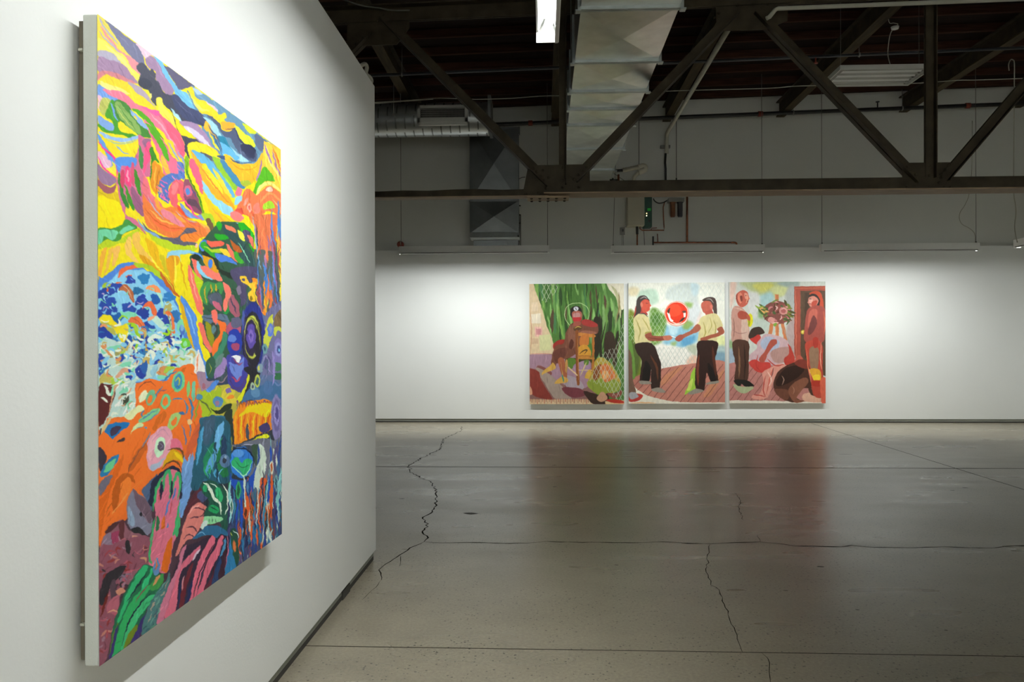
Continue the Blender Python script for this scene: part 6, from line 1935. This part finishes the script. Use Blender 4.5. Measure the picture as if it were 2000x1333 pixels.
for u, w_ in ((1642, 'left'), (1795, 'right')):
    x = P(u, 130, y=y0_+.25).x
    pipe('suspension_wire', [(x, y0_+.25, 5.115), (x, y0_+.25, zr(x))], 0.003, M_WIRE, 'thin wire at the %s end of the unlit ceiling light' % w_, 'wire')
sd = thing('smoke_detector', P(1748,57,y=10.6), 'small pale disc detector above the unlit ceiling light', 'detector')
b = MB(); c_ = P(1748,55,y=10.6); b.tube([c_ + Vector((0,0,-.012)), c_ + Vector((0,0,.018))], [.045,.052], 16)
b.build('disc', [M_WHITEP], sd)
b = MB(); b.tube(smooth_path([c_+Vector((0,0,.018)), P(1754,47,y=10.6), P(1745,45,y=10.6), P(1736,42,y=10.6), Vector((P(1733,38,y=10.6).x, 10.6, zr(5)))],4), 0.005, 6); b.build('stem', [M_CABLE], sd)
pipe('thin_cable', [P(1743,58,y=10.62), P(1738,70,y=10.62), P(1734.5,95,y=10.62), P(1734.5,110,y=10.62), P(1739,127,y=10.62)], 0.006, M_CABLE, 'pale cable hanging from the disc detector to the unlit light', 'cable', smooth=5)

# pale conduit across the top right
pipe('conduit', [P(1497,36,y=8.85), P(1503,33,y=8.85), P(1514,19,y=8.85), P(1520,16.5,y=8.85), P(1765,7,y=8.85), P(2090,-6,y=8.85)], 0.024, M_CABLE, 'pale conduit crossing the top right in front of the truss', 'pipe')
pipe('thin_cable', [P(640,-14,y=8.98), P(673,0,y=8.98), P(707,11,y=8.98), P(741,15.5,y=8.98), P(764,20,y=8.98), P(800,20,y=8.98)], 0.009, M_WIRE, 'grey cable drooping onto the truss top chord at upper left', 'cable', smooth=4)
pipe('thin_cable', [P(u,v,y=12.55) for u,v in ((640,204),(733,200),(800,196),(860,192),(930,194),(1000,192),(1075,187),(1180,189),(1260,182),(1330,177),(1500,172.5),(1562,168),(1700,166),(1800,162),(1870,157),(1920,156),(2080,150))], 0.007, M_CABLE, 'long pale cable sagging across the whole roof behind the truss', 'cable', smooth=4)
pipe('thin_cable', [P(u,v,y=12.6) for u,v in ((640,206),(733,202),(790,198),(846,194))], 0.006, M_CABLE, 'second pale cable just above the spiral duct', 'cable', smooth=4)
for (u, va_, vb_, wds) in ((769,100,222,'left'), (782,120,200,'right')):
    a_ = P(u, vb_, y=12.65); 
    b = MB(); b.tube([a_, Vector((a_.x, 12.65, zr(a_.x)))], 0.005, 6)
    if wds == 'left': b.box((a_.x-.025,12.64,a_.z-.03),(a_.x+.025,12.66,a_.z+.01))
    tag(b.build('duct_hanger', [M_SOCK]), 'thin hanger wire above the spiral duct, %s of two' % wds, 'wire')
# power cables of the lamps
pipe('lamp_cable', [P(u,v,y=13.32) for u,v in ((1899,236),(1898,330),(1893,378),(1885,400),(1876,414),(1873.5,426),(1879,438),(1893,446),(1902,454),(1905,464),(1904,481))], 0.006, M_CABLE, 'pale cable looping down to the right back wall lamp', 'cable', smooth=5)
yy = wr.location.y + 1.1
pipe('lamp_cable', [P(u,v,y=yy) for u,v in ((1971,138),(1970,126),(1974,117),(1978,117),(1981,124),(1981,167),(1980,300),(1980,375),(1983,398),(1984.5,415),(1982,440),(1983,455),(1987,474))], 0.008, M_CABLE, 'pale cable hanging at the right edge down to the last lamp', 'cable', smooth=5)
pipe('cable_coil', [P(u,v,x=XW-.05) for u,v in ((700,130),(706,128),(711,125),(715,127),(716.5,133),(714.5,142),(716.7,146.6),(723,152),(725.5,158),(723,163),(716,166))], 0.014, M_CABLE, 'curled cream cable lying along the top end of the partition', 'cable', smooth=5)
for y_ in (0.9, 3.2):
    pipe('suspension_wire', [(LX, y_, 3.243), (LX, y_, zr(0)-.2 if y_ < 0 else zr(0))], 0.004, M_WIRE, 'hanging wire above the bright overhead lamp', 'wire', 'wires of the overhead lamp')
for i, y_ in enumerate((seams[2], seams[5])):
    for x_ in (DX0-.04, DX1+.04):
        pipe('duct_rod', [(x_, y_+.04, DZ-.03), (x_, y_+.04, zr(x_))], 0.006, M_WIRE, 'thin rod hanging the big rectangular duct from the roof', 'rod', 'rods of the big duct')
for o in bpy.data.objects:
    if '_o' in o: del o['_o']
